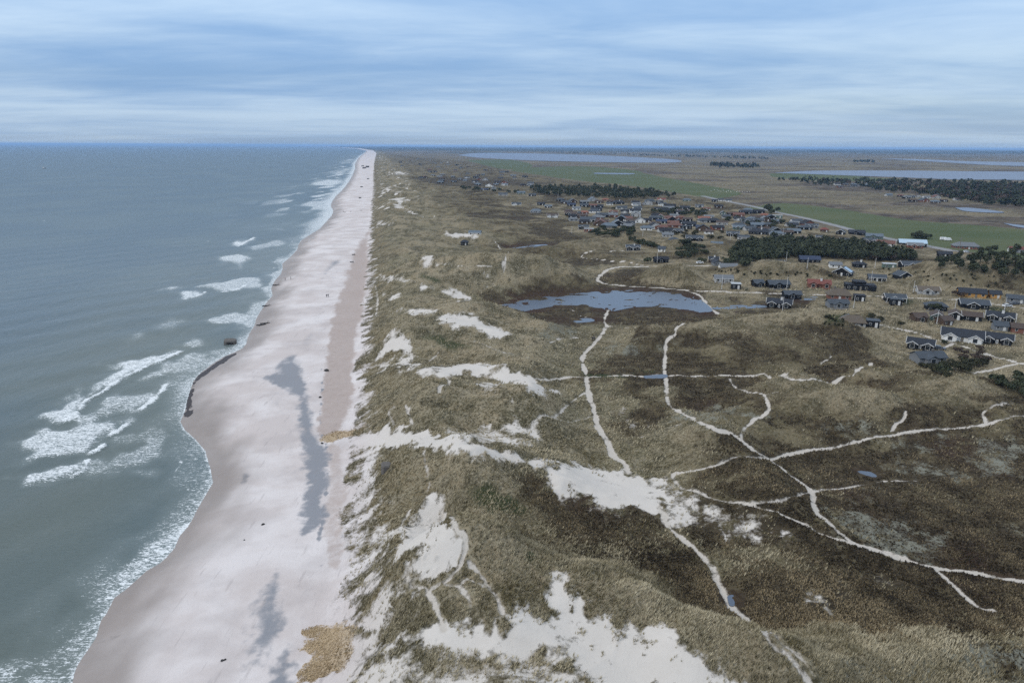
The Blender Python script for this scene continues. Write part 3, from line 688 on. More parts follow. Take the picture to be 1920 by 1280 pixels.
# wheel tracks along the beach
tk = np.full(GX.shape, 1e9)
for dx in (0, 9, 34, 43):
    grid_line(smooth_line(on_ground([(498 + dx - 6, 1310), (530 + dx, 1180), (549 + dx * .9, 1080), (562 + dx * .8, 990), (570 + dx * .7, 900), (566 + dx * .6, 800), (560 + dx * .5, 700), (575 + dx * .4, 620), (600 + dx * .3, 540), (625 + dx * .25, 470), (650 + dx * .2, 400)], H_at)), 3, tk)
track = np.where(tk < 2.5, ss(0.34 + GY / 1400, 0.08, tk + 0.15 * fbm(GX / 2, GY / 3, 2, 147)), 0) * (0.45 + 0.5 * ss(-0.2, 0.3, fbm(GX / 20, GY / 40, 2, 149)))
wl = np.full(GX.shape, 1e9)
for pts in ([(611,832),(614,860),(613,910),(606,960),(601,1010),(600,1060)], [(603,690),(604,740),(600,790),(606,825)]):
    grid_line(smooth_line(on_ground(pts, H_at)), 6, wl)
gravel = np.maximum(gravel, np.where(wl < 5, ss(0.8, 0.0, wl + 0.8 * fbm(GX / 2, GY / 2, 2, 139)) * ss(-0.1, 0.3, fbm(GX / 3, GY / 5, 2, 143)) * 0.8, 0))
brown = paint(BROWN_PX, 141, 0.7, 0.05)
peat = paint([(PEAT_PX[0], 0.9), (PEAT_PX[1], 0.42)], 145, 0.6, 0.01, edge=1.0)
lichen = paint(LICHEN_PX, 151, 3.0, 0.15, 30, coverage=False)
moss_shade = paint(MOSS_SHADE_PX, 157, 0.8, 0.03, coverage=False)
field = paint(FIELD_PX, 161, 0.6, 0.02, 120, coverage=False)
asphalt = np.where(roadd < 40, ss(4.6, 3.6, roadd), 0)
wet = ss(15, 1.5, ES + 7 * fbm(GX / 11, GY / 24, 3, 165)) * ss(-3, 0.2, ES + 3)
wet = np.maximum(wet * 0.85, peat)
# heath also fills the low ground between the dunes
hn = fbm(GX / 44, GY / 30, 4, 171)
low = ss(2.2, 0.2, Z - BASE) * ss(40, 150, EF) * (1 - plain)
heath2 = np.clip(heath * (0.86 + 0.75 * hn) + low * ss(-0.25, 0.30, hn + 0.10) * 0.92 * (1 - 0.7 * flat), 0, 1)
# behind the marram belt the dunes carry a patchwork of heather, moss and thin grass
inner = ss(50, 88, EF + 45 * fbm(GX / 50, GY / 50, 3, 172)) * (1 - plain) * (1 - 0.9 * ss(0.15, 0.6, flat)) * (1 - 0.7 * ss(4.0, 8.0, Z - BASE)) * (1 - 0.35 * ss(330, 480, GY))
mixn = 0.63 + 0.80 * fbm(GX / 22, GY / 12, 4, 173, 0.62) + 0.45 * fbm(GX / 80, GY / 55, 3, 175)
heath2 = np.clip(np.maximum(heath2, inner * np.clip(mixn, 0.15, 0.95)), 0, 1)
lich2 = np.clip(np.maximum(lichen * 1.0, heath2 * ss(0.1, 0.42, fbm(GX / 26, GY / 20, 4, 177)) * 0.65), 0, 1)
redb = np.clip(pondmask * 0.9 + heath * ss(0.05, 0.4, fbm(GX / 30, GY / 30, 3, 181)) * 0.7, 0, 1)
marsh = plain * ss(-0.1, 0.25, fbm(GX / 260, GY / 160, 4, 185)) * (1 - field)
wood = far * ss(-0.5, -0.1, fbm(GX / 1500, GY / 1100, 4, 187)) + ss(5200, 7000, GY) * ss(0.05, 0.22, fbm(GX / 900, GY / 600, 3, 189)) * ss(300, 900, EF) * 0.8
wood = np.clip(wood, 0, 1)
vegz = veg * (1 - ss(0.35, 0.7, sand)) * ss(900, 300, GY)
Z = Z + vegz * (tuft * 0.50 * (1 - 0.5 * heath) + lump * 0.40) + beach * (ss(0.5, 12, ES)) * 0.10 * fbm(GX / 9, GY / 14, 3, 193)
Z = Z + np.where((EF > -10) & (EF < 14), (sand > 0.3) * (sand < 0.9) * tuft * 0.5, 0) * ss(700, 250, GY)
Z -= pathm * 0.12 * ss(900, 300, GY)

# ------------------------------------------------------------------ ground material
def new_mat(name):
    m = bpy.data.materials.new(name); m.use_nodes = True
    t = m.node_tree; t.nodes.clear()
    out = t.nodes.new('ShaderNodeOutputMaterial'); p = t.nodes.new('ShaderNodeBsdfPrincipled')
    t.links.new(p.outputs[0], out.inputs[0])
    return m, t, p
def attr(t, name):
    a = t.nodes.new('ShaderNodeAttribute'); a.attribute_name = name
    s = t.nodes.new('ShaderNodeSeparateColor'); t.links.new(a.outputs['Color'], s.inputs[0])
    return s.outputs[0], s.outputs[1], s.outputs[2], a.outputs['Alpha']
GM, t, p = new_mat('ground')
geo = t.nodes.new('ShaderNodeNewGeometry'); pos = geo.outputs['Position']
a_sand, a_heath, a_field, a_lich = attr(t, 'cover_a')
a_wet, a_grav, a_straw, a_brown = attr(t, 'cover_b')
a_beach, a_red, a_moss_shade, a_marsh = attr(t, 'cover_c')
a_asph, a_wood, a_peat, a_road = attr(t, 'cover_d')
a_crest, a_p1, a_p2, a_p3 = attr(t, 'cover_e')
ai = t.nodes.new('ShaderNodeAttribute'); ai.attribute_name = 'inner'; a_inn = ai.outputs['Fac']
nf = noise(t, pos, 1.7, 5.0, 0.70)            # tufts
nm = noise(t, pos, 0.55, 6.0, 0.66, 0.3)       # tussocks
nb = noise(t, pos, 0.055, 5.0, 0.58, 0.4)      # patches
nx = noise(t, pos, 5.5, 3.0, 0.7)              # blades, pebbles
def jag(a, n, k, lo=0.40, hi=0.60):
    """a cover broken up at its edge by the noise n"""
    return ramp(t, math_node(t, 'ADD', a, math_node(t, 'MULTIPLY', math_node(t, 'SUBTRACT', n, 0.5), k)), lo, hi)
grass = mixc(t, ramp(t, a_p3, 0.15, 0.75), (0.155, 0.122, 0.068), (0.155, 0.136, 0.080))
grass = mixc(t, math_node(t, 'MULTIPLY', ramp(t, a_p1, 0.62, 0.30), 0.75), grass, (0.072, 0.062, 0.036))
grass = mixc(t, math_node(t, 'MULTIPLY', a_crest, ramp(t, a_p1, 0.25, 0.65)), grass, (0.265, 0.215, 0.140))
grass = mixc(t, math_node(t, 'MULTIPLY', ramp(t, a_p2, 0.50, 0.85), 0.7), grass, (0.250, 0.215, 0.150))
grass = mixc(t, math_node(t, 'MULTIPLY', ramp(t, a_p2, 0.45, 0.15), 0.75), grass, (0.055, 0.048, 0.028))
grass = mixc(t, ramp(t, nm, 0.48, 0.72), grass, (0.225, 0.195, 0.132))
grass = mixc(t, math_node(t, 'MULTIPLY', ramp(t, nf, 0.50, 0.68), 0.8), grass, (0.30, 0.265, 0.190))
grass = mixc(t, ramp(t, nf, 0.50, 0.32), grass, (0.036, 0.031, 0.018))
grass = mixc(t, math_node(t, 'MULTIPLY', a_inn, 0.60), grass, mixc(t, ramp(t, nm, 0.35, 0.7), (0.078, 0.064, 0.034), (0.150, 0.122, 0.070)))
grass = mixc(t, math_node(t, 'MULTIPLY', a_moss_shade, 0.85), grass, (0.022, 0.034, 0.011))
hcol = mixc(t, ramp(t, nm, 0.35, 0.65), (0.026, 0.020, 0.012), (0.066, 0.051, 0.031))
hcol = mixc(t, math_node(t, 'MULTIPLY', ramp(t, a_p2, 0.50, 0.85), 0.7), hcol, (0.115, 0.094, 0.055))
hcol = mixc(t, math_node(t, 'MULTIPLY', ramp(t, nf, 0.54, 0.74), 0.8), hcol, (0.155, 0.132, 0.085))
hcol = mixc(t, math_node(t, 'MULTIPLY', a_red, ramp(t, nb, 0.35, 0.6)), hcol, (0.042, 0.024, 0.017))
lcol = mixc(t, nx, (0.11, 0.11, 0.085), (0.27, 0.265, 0.215))
npatch = math_node(t, 'ADD', math_node(t, 'MULTIPLY', nm, 0.5), math_node(t, 'MULTIPLY', a_p2, 0.5))
c = mixc(t, jag(a_heath, npatch, 1.5, 0.30, 0.70), grass, hcol)
c = mixc(t, jag(math_node(t, 'MULTIPLY', a_lich, 0.62), math_node(t, 'ADD', math_node(t, 'MULTIPLY', nf, 0.75), math_node(t, 'MULTIPLY', a_p2, 0.25)), 1.7, 0.42, 0.85), c, lcol)
fcol = mixc(t, a_p1, (0.064, 0.084, 0.036), (0.096, 0.106, 0.052))
mcol = mixc(t, nm, (0.078, 0.060, 0.042), (0.120, 0.096, 0.070))
mcol = mixc(t, ramp(t, a_p1, 0.35, 0.7), mcol, (0.135, 0.112, 0.085))
mcol = mixc(t, ramp(t, nb, 0.58, 0.4), mcol, (0.050, 0.040, 0.031))
c = mixc(t, a_marsh, c, mcol)
c = mixc(t, jag(a_field, nm, 0.5), c, fcol)
c = mixc(t, a_wood, c, mixc(t, nm, (0.022, 0.030, 0.020), (0.052, 0.056, 0.038)))
# sand: bone-white dry sand inland, slightly pink beach sand
dry = mixc(t, math_node(t, 'ADD', math_node(t, 'MULTIPLY', nb, 0.5), math_node(t, 'MULTIPLY', nm, 0.5)), (0.43, 0.39, 0.345), (0.60, 0.56, 0.51))
dry = mixc(t, math_node(t, 'MULTIPLY', ramp(t, nx, 0.66, 0.74), 0.7), dry, (0.16, 0.145, 0.125))
bch = mixc(t, ramp(t, nb, 0.36, 0.64), (0.49, 0.435, 0.41), (0.595, 0.55, 0.53))
bch = mixc(t, math_node(t, 'MULTIPLY', ramp(t, a_p1, 0.45, 0.85), 0.35), bch, (0.36, 0.32, 0.305))
bch = mixc(t, math_node(t, 'MULTIPLY', ramp(t, nx, 0.66, 0.76), 0.35), bch, (0.18, 0.165, 0.15))
bch = mixc(t, math_node(t, 'MULTIPLY', jag(a_brown, nm, 0.7, 0.3, 0.75), 0.85), bch, mixc(t, nm, (0.27, 0.205, 0.172), (0.42, 0.355, 0.32)))
bch = mixc(t, math_node(t, 'MULTIPLY', jag(a_grav, math_node(t, 'ADD', math_node(t, 'MULTIPLY', nm, 0.6), math_node(t, 'MULTIPLY', nf, 0.4)), 0.7, 0.22, 0.78), 0.9), bch, mixc(t, nx, (0.155, 0.165, 0.185), (0.235, 0.245, 0.265)))
bch = mixc(t, math_node(t, 'MULTIPLY', a_wet, 0.9), bch, mixc(t, nm, (0.165, 0.135, 0.115), (0.215, 0.182, 0.160)))
bch = mixc(t, jag(a_peat, nm, 0.4), bch, (0.045, 0.035, 0.032))
bch = mixc(t, math_node(t, 'MULTIPLY', jag(a_straw, nf, 1.3, 0.30, 0.80), 0.92), bch, mixc(t, nf, (0.25, 0.18, 0.105), (0.47, 0.36, 0.225)))
vp = mapping(t, pos, (1, 0.14, 1), math.radians(-12))
tr = noise(t, vp, 0.9, 3.0, 0.6)
bch = mixc(t, math_node(t, 'MULTIPLY', ramp(t, tr, 0.60, 0.72), 0.30), bch, (0.26, 0.23, 0.22))
scol = mixc(t, a_beach, dry, bch)
scol = mixc(t, a_road, scol, mixc(t, nf, (0.37, 0.33, 0.28), (0.52, 0.475, 0.42)))
sm = jag(a_sand, math_node(t, 'ADD', math_node(t, 'MULTIPLY', nf, 0.55), math_node(t, 'MULTIPLY', a_p2, 0.45)), 1.25, 0.34, 0.68)
c = mixc(t, sm, c, scol)
c = mixc(t, a_asph, c, mixc(t, nf, (0.21, 0.21, 0.215), (0.27, 0.27, 0.27)))
L(t, c, p.inputs['Base Color'])
p.inputs['Specular IOR Level'].default_value = 0.10
ro = math_node(t, 'SUBTRACT', 0.95, math_node(t, 'MULTIPLY', a_wet, 0.55))
L(t, ro, p.inputs['Roughness'])
bmp = t.nodes.new('ShaderNodeBump'); bmp.inputs['Distance'].default_value = 0.35
hgt = math_node(t, 'MULTIPLY', math_node(t, 'ADD', nf, math_node(t, 'MULTIPLY', nm, 1.6)), math_node(t, 'SUBTRACT', 1.0, math_node(t, 'MULTIPLY', sm, 0.68)))
L(t, hgt, bmp.inputs['Height']); bmp.inputs['Strength'].default_value = 0.75
L(t, bmp.outputs[0], p.inputs['Normal'])

# ------------------------------------------------------------------ ground objects cut from the grid
def tag(o, label=None, cat=None, group=None, kind=None):
    if label: o['label'] = label
    if cat: o['category'] = cat
    if group: o['group'] = group
    if kind: o['kind'] = kind
    return o
gx = np.gradient(Z, axis=1) ; 
P3 = np.stack([GX, GY, Z], -1).astype(np.float32)
du = np.empty_like(P3); du[:, 1:-1] = P3[:, 2:] - P3[:, :-2]; du[:, 0] = P3[:, 1] - P3[:, 0]; du[:, -1] = P3[:, -1] - P3[:, -2]
dv = np.empty_like(P3); dv[1:-1] = P3[2:] - P3[:-2]; dv[0] = P3[1] - P3[0]; dv[-1] = P3[-1] - P3[-2]
NRM = np.cross(du, dv); NRM /= np.linalg.norm(NRM, axis=-1, keepdims=True)
cov_a = np.stack([sand, heath2, field, lich2], -1).astype(np.float32)
cov_b = np.stack([wet, gravel, straw, brown], -1).astype(np.float32)
gravel = np.maximum(gravel, track)
isroad = ss(0.1, 0.5, pathm)
cov_c = np.stack([ss(8, -2, EF), redb, moss_shade, marsh], -1).astype(np.float32)
cov_d = np.stack([asphalt, wood, peat, isroad], -1).astype(np.float32)
# growth: pale marram on the crests, dark low scrub in the hollows, drifting patches; crest paleness also paints in relief
lowp = BASE + 0.0
crest = np.maximum(ss(-0.5, 5.5, Z - BASE) * inland, ss(0.1, 0.6, flat) * ss(60, 160, EF) * (1 - 0.8 * pondmask) * (0.75 + 0.5 * fbm(GX / 12, GY / 10, 3, 313)))
crest = np.clip(crest, 0, 1)
pat1 = 0.5 + 0.75 * np.where(plain > 0.5, fbm(GX / 160, GY / 60, 4, 305, 0.6), fbm(GX / 18, GY / 13, 4, 301, 0.6))
pat2 = 0.5 + 0.75 * fbm(GX / 5.0, GY / 4.2, 4, 303, 0.65)
pat3 = 0.5 + 0.75 * fbm(GX / 60, GY / 45, 3, 307)
inn = inner
marram = front * (0.55 + 0.9 * fbm(GX / 40, GY / 30, 3, 311)) + 0.25 * (pat3 - 0.3) * inland
cov_e = np.stack([crest, np.clip(pat1, 0, 1), np.clip(pat2, 0, 1), np.clip(marram, 0, 1)], -1).astype(np.float32)
def vmax4(a): return np.maximum(np.maximum(a[:-1, :-1], a[1:, :-1]), np.maximum(a[:-1, 1:], a[1:, 1:]))
zmax = vmax4(Z)
def vavg(a): return (a[:-1, :-1] + a[1:, :-1] + a[:-1, 1:] + a[1:, 1:]) / 4
lab = np.zeros(zmax.shape, np.int32)                    # 0 dunes
lab[vavg(EF) < -0.5] = 1                                # beach
lab[(vavg(plain) > 0.5) & (vavg(EF) > 0)] = 2           # meadow plain
lab[(vavg(far) > 0.5) & (vavg(EF) > 0)] = 3             # far land
lab[vavg(straw) > 0.5] = 4
lab[vavg(asphalt) > 0.5] = 5
pid = pathid[:-1, :-1]
lab = np.where((pid > 0) & (vavg(pathm) > 0.42) & (lab != 1), 100 + pid, lab)
lab[zmax < -1.2] = -1
VID = np.arange(NR * NC).reshape(NR, NC)
def cut(name, mask):
    ii, jj = np.where(mask)
    if len(ii) == 0: return None
    q = np.stack([VID[ii, jj], VID[ii, jj + 1], VID[ii + 1, jj + 1], VID[ii + 1, jj]], 1)
    used, inv = np.unique(q, return_inverse=True)
    q = inv.reshape(-1, 4).astype(np.int32)
    me = bpy.data.meshes.new(name)
    me.vertices.add(len(used)); me.vertices.foreach_set('co', P3.reshape(-1, 3)[used].ravel())
    me.loops.add(q.size); me.loops.foreach_set('vertex_index', q.ravel())
    me.polygons.add(len(q)); me.polygons.foreach_set('loop_start', np.arange(0, q.size, 4, dtype=np.int32))
    me.polygons.foreach_set('use_smooth', np.ones(len(q), bool))
    me.update(calc_edges=True)
    for an, arr in (('cover_a', cov_a), ('cover_b', cov_b), ('cover_c', cov_c), ('cover_d', cov_d), ('cover_e', cov_e)):
        at = me.attributes.new(an, 'FLOAT_COLOR', 'POINT')
        at.data.foreach_set('color', arr.reshape(-1, 4)[used].ravel())
    at = me.attributes.new('inner', 'FLOAT', 'POINT'); at.data.foreach_set('value', inner.ravel()[used].astype(np.float32))
    me.normals_split_custom_set_from_vertices(NRM.reshape(-1, 3)[used])
    me.materials.append(GM)
    o = bpy.data.objects.new(name, me); COL.objects.link(o)
    return o
for name, k, label, cat in (('dune_ground', 0, 'rolling dunes and heath of tan grass and dark heather behind the beach', 'dunes'), ('beach', 1, 'wide pale sand beach between the sea and the dunes', 'beach'),
        ('meadow_ground', 2, 'flat marsh and green meadow plain beyond the summerhouses', 'meadow'), ('far_land', 3, 'low blue wooded land along the horizon', 'land')):
    tag(cut(name, lab == k), label, cat, kind='structure')
o = cut('straw_ground', lab == 4)
if o: tag(o, 'two patches of golden straw spread where the sand valleys meet the beach', 'straw', kind='stuff')
o = cut('asphalt_road', lab == 5)
if o: tag(o, 'pale asphalt main road along the green field', 'road', kind='structure')
for k, (name, label, w, pts) in enumerate(PATHS_PX):
    o = cut(name, lab == 101 + k)
    if o: tag(o, label, 'road' if 'road' in name or 'drive' in name else 'path', kind='structure')
# ------------------------------------------------------------------ the sea
SY = [28.0]
while SY[-1] < 60000:
    y = SY[-1]; d = y * y / 51225.0 * 1.5
    SY.append(y + max(0.35 if y > 58 else 0.9, min(d, 0.6 + y / 160 if y < 1200 else 6.5 * (y / 1200.0) ** 1.7)))
SY = np.array(SY)
a = np.linspace(0, 1, 350) ** 0.72
xl = np.minimum(-1.12 * SY, x_shore(SY) - 150)
xr = x_shore(SY) + 9.0 + SY * 0.002
WX = xl[:, None] * (1 - a[None]) + xr[:, None] * a[None]
WY = np.repeat(SY[:, None], len(a), 1)
WE = (x_shore(WY) - WX) * COSA                     # metres offshore
sdist = np.full(WX.shape, 1e9)
for (ax, ay), (bx, by) in zip(SHM[:-1], SHM[1:]):
    if ay > 6000: continue
    i0, i1 = np.searchsorted(SY, min(ay, by) - 40), np.searchsorted(SY, max(ay, by) + 40)
    q = slice(max(i0, 0), i1)
    ex, ey = bx - ax, by - ay
    tt = np.clip(((WX[q] - ax) * ex + (WY[q] - ay) * ey) / (ex * ex + ey * ey), 0, 1)
    sdist[q] = np.minimum(sdist[q], np.hypot(WX[q] - ax - tt * ex, WY[q] - ay - tt * ey))
off = np.minimum(np.maximum(WE, 0), sdist + (WE > 0) * 0)
foam = np.zeros(WX.shape)
for poly, cov in FOAM_PX:
    P = on_plane(soft_poly(poly), 0.0)
    lo, hi = P.min(0) - 15, P.max(0) + 15
    i0, i1 = np.searchsorted(SY, lo[1]), np.searchsorted(SY, hi[1])
    q = slice(i0, max(i1, i0 + 1))
    s = sdf_xy(WX[q], WY[q], P)
    sz = 0.8 + WY[q] / 160
    s = s + fbm(WX[q] / (5 * sz), WY[q] / (2.5 * sz), 3, 201) * 3.2 * sz
    foam[q] = np.maximum(foam[q], cov * ss(1.6 * sz, -1.6 * sz, s))
CREST_PX = [[(338,660),(300,676),(262,694),(222,714),(190,736),(160,752),(148,772),(120,790)],[(313,719),(300,735),(288,748),(266,766)],[(235,798),(222,808),(206,818)],[(196,834),(186,842),(172,850)],[(166,863),(156,882),(134,894)],[(476,446),(445,463)],[(462,534),(440,545),(416,548)],[(384,548),(370,556),(345,561)],[(300,1040),(322,1018),(350,985)]]
for pts in CREST_PX:
    P = smooth_line(on_plane(pts, 0.0))
    q = slice(max(np.searchsorted(SY, P[:, 1].min() - 12), 0), np.searchsorted(SY, P[:, 1].max() + 12))
    dd = np.full(WX[q].shape, 1e9)
    for (ax, ay), (bx, by) in zip(P[:-1], P[1:]):
        ex, ey = bx - ax, by - ay
        tt = np.clip(((WX[q] - ax) * ex + (WY[q] - ay) * ey) / (ex * ex + ey * ey + 1e-9), 0, 1)
        dd = np.minimum(dd, np.hypot(WX[q] - ax - tt * ex, WY[q] - ay - tt * ey))
    foam[q] = np.maximum(foam[q], 1.1 * ss(1.5 + WY[q] / 450, 0.2, dd + 1.2 * fbm(WX[q] / 4, WY[q] / 4, 2, 233)))
# swash: lacy band and bright lip at the water's edge
wob = fbm(WX / 12, WY / 18, 3, 207)
lace = ss(13 + 16 * wob, 0.5, sdist) * (0.78 + 0.6 * fbm(WX / 26, WY / 34, 2, 209)) * (WE > -6)
lip = ss(1.1 + WY / 700, 0.2, sdist) * 0.9
lip2 = np.exp(-((sdist - 5.5 - 7 * wob) / (0.55 + WY / 900)) ** 2) * ss(-0.05, 0.2, fbm(WX / 40, WY / 60, 2, 211)) * 0.85 * (WE > 0)
foam = np.maximum(foam, np.maximum(np.clip(lace * 1.1, 0, 0.86), np.maximum(lip, lip2)))
# far surf: streaks lying along the shore
fs = fbm(WX / 26, WY / 90, 3, 215)
farf = ss(0.04, 0.32, fs) * ss(170, 30, WE) * (WE > 0) * ss(500, 900, WY) * ss(15000, 7000, WY)
foam = np.maximum(foam, farf * 0.9)
foam = np.maximum(foam, ss(34 + 30 * fs, 3, WE) * (WE > -5) * ss(350, 700, WY) * 0.95 * ss(14000, 6000, WY))
shal = ss(130, 8, WE) * ss(900, 200, WY) * (0.75 + 0.6 * fbm(WX / 50, WY / 70, 3, 219))
deep = ss(-0.25, 0.35, fbm(WX / 90, WY / 130, 3, 223))
ph = (WX * 0.80 - WY * 0.60) * 2 * math.pi / 24.0 + 2.4 * fbm(WX / 70, WY / 70, 2, 227)
wz = 0.16 * np.sin(ph) + 0.10 * fbm(WX / 5, WY / 8, 3, 229)
wz = wz * ss(2, 30, WE) * ss(900, 300, WY) + 0.45 * ss(0.55, 0.95, foam) * ss(6, 20, WE) * ss(1500, 500, WY)
wz = np.where(WE < 4, np.minimum(wz, 0.03), wz)
def grid_object(name, X, Y, Zg, attrs, mat):
    nr, nc = X.shape
    vid = np.arange(nr * nc).reshape(nr, nc)
    q = np.stack([vid[:-1, :-1], vid[:-1, 1:], vid[1:, 1:], vid[1:, :-1]], -1).reshape(-1, 4).astype(np.int32)
    me = bpy.data.meshes.new(name)
    me.vertices.add(nr * nc); me.vertices.foreach_set('co', np.stack([X, Y, Zg], -1).astype(np.float32).ravel())
    me.loops.add(q.size); me.loops.foreach_set('vertex_index', q.ravel())
    me.polygons.add(len(q)); me.polygons.foreach_set('loop_start', np.arange(0, q.size, 4, dtype=np.int32))
    me.polygons.foreach_set('use_smooth', np.ones(len(q), bool))
    me.update(calc_edges=True)
    for an, arr in attrs:
        at = me.attributes.new(an, 'FLOAT_COLOR', 'POINT'); at.data.foreach_set('color', arr.astype(np.float32).ravel())
    me.materials.append(mat)
    o = bpy.data.objects.new(name, me); COL.objects.link(o)
    return o
SM, t, p = new_mat('sea_water')
geo = t.nodes.new('ShaderNodeNewGeometry'); pos = geo.outputs['Position']
f_, sh_, dp_, _ = attr(t, 'sea')
base = mixc(t, dp_, (0.060, 0.096, 0.116), (0.078, 0.113, 0.124))
base = mixc(t, sh_, base, (0.105, 0.124, 0.108))
vp = mapping(t, pos, (0.55, 1.5, 1), math.radians(35))
n_a = noise(t, vp, 1.1, 5.0, 0.70, 1.6)
n_b = noise(t, pos, 2.6, 3.0, 0.65, 1.0)
n_c = noise(t, mapping(t, pos, (1, 0.45, 1), math.radians(37)), 0.16, 4.0, 0.6, 0.4)
fn = math_node(t, 'ADD', math_node(t, 'MULTIPLY', n_a, 0.62), math_node(t, 'MULTIPLY', n_b, 0.38))
fm = ramp(t, math_node(t, 'ADD', math_node(t, 'MULTIPLY', f_, 0.80), math_node(t, 'MULTIPLY', math_node(t, 'SUBTRACT', fn, 0.5), 2.9)), 0.50, 0.92)
haz = math_node(t, 'MULTIPLY', f_, 0.16)
base = mixc(t, haz, base, (0.45, 0.50, 0.50))
base = mixc(t, fm, base, (0.72, 0.74, 0.74))

bmp = t.nodes.new('ShaderNodeBump'); bmp.inputs['Distance'].default_value = 0.5; bmp.inputs['Strength'].default_value = 0.8
L(t, math_node(t, 'ADD', math_node(t, 'MULTIPLY', n_c, 1.6), math_node(t, 'MULTIPLY', n_a, 0.35)), bmp.inputs['Height'])
# wind-rough water: the wave slopes cap the mirror reflection at a glancing view
dif = t.nodes.new('ShaderNodeBsdfDiffuse'); L(t, base, dif.inputs['Color']); L(t, bmp.outputs[0], dif.inputs['Normal'])
glo = t.nodes.new('ShaderNodeBsdfGlossy'); glo.inputs['Roughness'].default_value = 0.22; L(t, bmp.outputs[0], glo.inputs['Normal'])
fr = t.nodes.new('ShaderNodeFresnel'); fr.inputs['IOR'].default_value = 1.33
fac = math_node(t, 'MULTIPLY', math_node(t, 'MINIMUM', math_node(t, 'MULTIPLY', fr.outputs[0], 0.85), 0.30), math_node(t, 'SUBTRACT', 1.0, fm))
mx = t.nodes.new('ShaderNodeMixShader'); L(t, fac, mx.inputs[0]); L(t, dif.outputs[0], mx.inputs[1]); L(t, glo.outputs[0], mx.inputs[2])
so = [n for n in t.nodes if n.type == 'OUTPUT_MATERIAL'][0]; L(t, mx.outputs[0], so.inputs[0]); t.nodes.remove(p)
sea = grid_object('sea', WX, WY, wz, [('sea', np.stack([foam, np.clip(shal, 0, 1), deep, deep], -1))], SM)
tag(sea, 'grey-green sea with white breakers along the beach', 'sea', kind='structure')

# ------------------------------------------------------------------ ponds and lagoons
PM, t, p = new_mat('still_water')
geo = t.nodes.new('ShaderNodeNewGeometry')
p.inputs['Base Color'].default_value = (0.075, 0.10, 0.14, 1); p.inputs['Roughness'].default_value = 0.32; p.inputs['IOR'].default_value = 1.33
bmp = t.nodes.new('ShaderNodeBump'); bmp.inputs['Distance'].default_value = 0.05; bmp.inputs['Strength'].default_value = 0.12
L(t, noise(t, geo.outputs['Position'], 0.9, 3.0, 0.6), bmp.inputs['Height']); L(t, bmp.outputs[0], p.inputs['Normal'])
def sheet(name, P, z, mat):
    me = bpy.data.meshes.new(name)
    bm = bmesh.new()
    f = bm.faces.new([bm.verts.new((x, y, z)) for x, y in P])
    bmesh.ops.triangulate(bm, faces=[f]); bm.normal_update()
    for f in bm.faces:
        if f.normal.z < 0: f.normal_flip()
    bm.to_mesh(me); bm.free(); me.materials.append(mat)
    o = bpy.data.objects.new(name, me); COL.objects.link(o)
    return o
PL = ['large shallow pond with red-brown islands beside the gravel road','small puddle beside the marsh path below the pond','narrow water strip right of the gravel spur','small far pond on the dark heath','little blue puddle on the dark heath','small puddle beside the broad sand track','puddle on the straight sand track','puddle beside the black house near the pond']
for (P, lev), lb in zip(PONDW, PL):
    c = P.mean(0); P2 = c + (P - c) * 1.06
    tag(sheet('pond', P2, lev, PM), lb, 'pond', kind='structure')
LL = ['long pale lagoon below the horizon','broad lagoon beyond the far wood at the right','far narrow lagoon arm near the horizon','pale pool in the marsh beyond the green field','small flooded strip on the far meadow','narrow ditch of water right of the green field']
LM, t, p = new_mat('rippled_water')
geo = t.nodes.new('ShaderNodeNewGeometry')
dif = t.nodes.new('ShaderNodeBsdfDiffuse'); dif.inputs['Color'].default_value = (0.085, 0.105, 0.165, 1)
glo = t.nodes.new('ShaderNodeBsdfGlossy'); glo.inputs['Roughness'].default_value = 0.2
fr = t.nodes.new('ShaderNodeFresnel'); fr.inputs['IOR'].default_value = 1.33
mx = t.nodes.new('ShaderNodeMixShader'); L(t, math_node(t, 'MINIMUM', fr.outputs[0], 0.42), mx.inputs[0]); L(t, dif.outputs[0], mx.inputs[1]); L(t, glo.outputs[0], mx.inputs[2])
so = [n for n in t.nodes if n.type == 'OUTPUT_MATERIAL'][0]; L(t, mx.outputs[0], so.inputs[0]); t.nodes.remove(p)
for poly, lb in zip(LAGOON_PX, LL):
    P = on_plane(soft_poly(poly), 2.5)
    tag(sheet('lagoon', P, 2.5, LM), lb, 'lagoon', kind='structure')
# ------------------------------------------------------------------ materials of built things
def flat_mat(name, col, rough=0.8, vary=0.25, scale=1.5, spec=0.3):
    m, t, p = new_mat(name)
    tc = t.nodes.new('ShaderNodeTexCoord')
    n = noise(t, tc.outputs['Object'], scale, 4.0, 0.6)
    a = tuple(c * (1 - vary) for c in col); b = tuple(min(1, c * (1 + vary)) for c in col)
    L(t, mixc(t, n, a, b), p.inputs['Base Color'])
    p.inputs['Roughness'].default_value = rough; p.inputs['Specular IOR Level'].default_value = spec
    return m
ROOF = {k: flat_mat('roof_' + k, c, 0.75, 0.2, 0.8, 0.25) for k, c in dict(grey=(0.13,0.14,0.15), dark=(0.022,0.026,0.034), slate=(0.05,0.06,0.072), black=(0.014,0.016,0.022), pale=(0.36,0.38,0.39), red=(0.15,0.052,0.040),
    orange=(0.20,0.085,0.058), rust=(0.125,0.062,0.048), thatch=(0.105,0.085,0.066), tan=(0.20,0.175,0.14), blue=(0.03,0.042,0.075), bluegrey=(0.10,0.125,0.15), paleblue=(0.34,0.44,0.52), brown=(0.065,0.048,0.040)).items()}
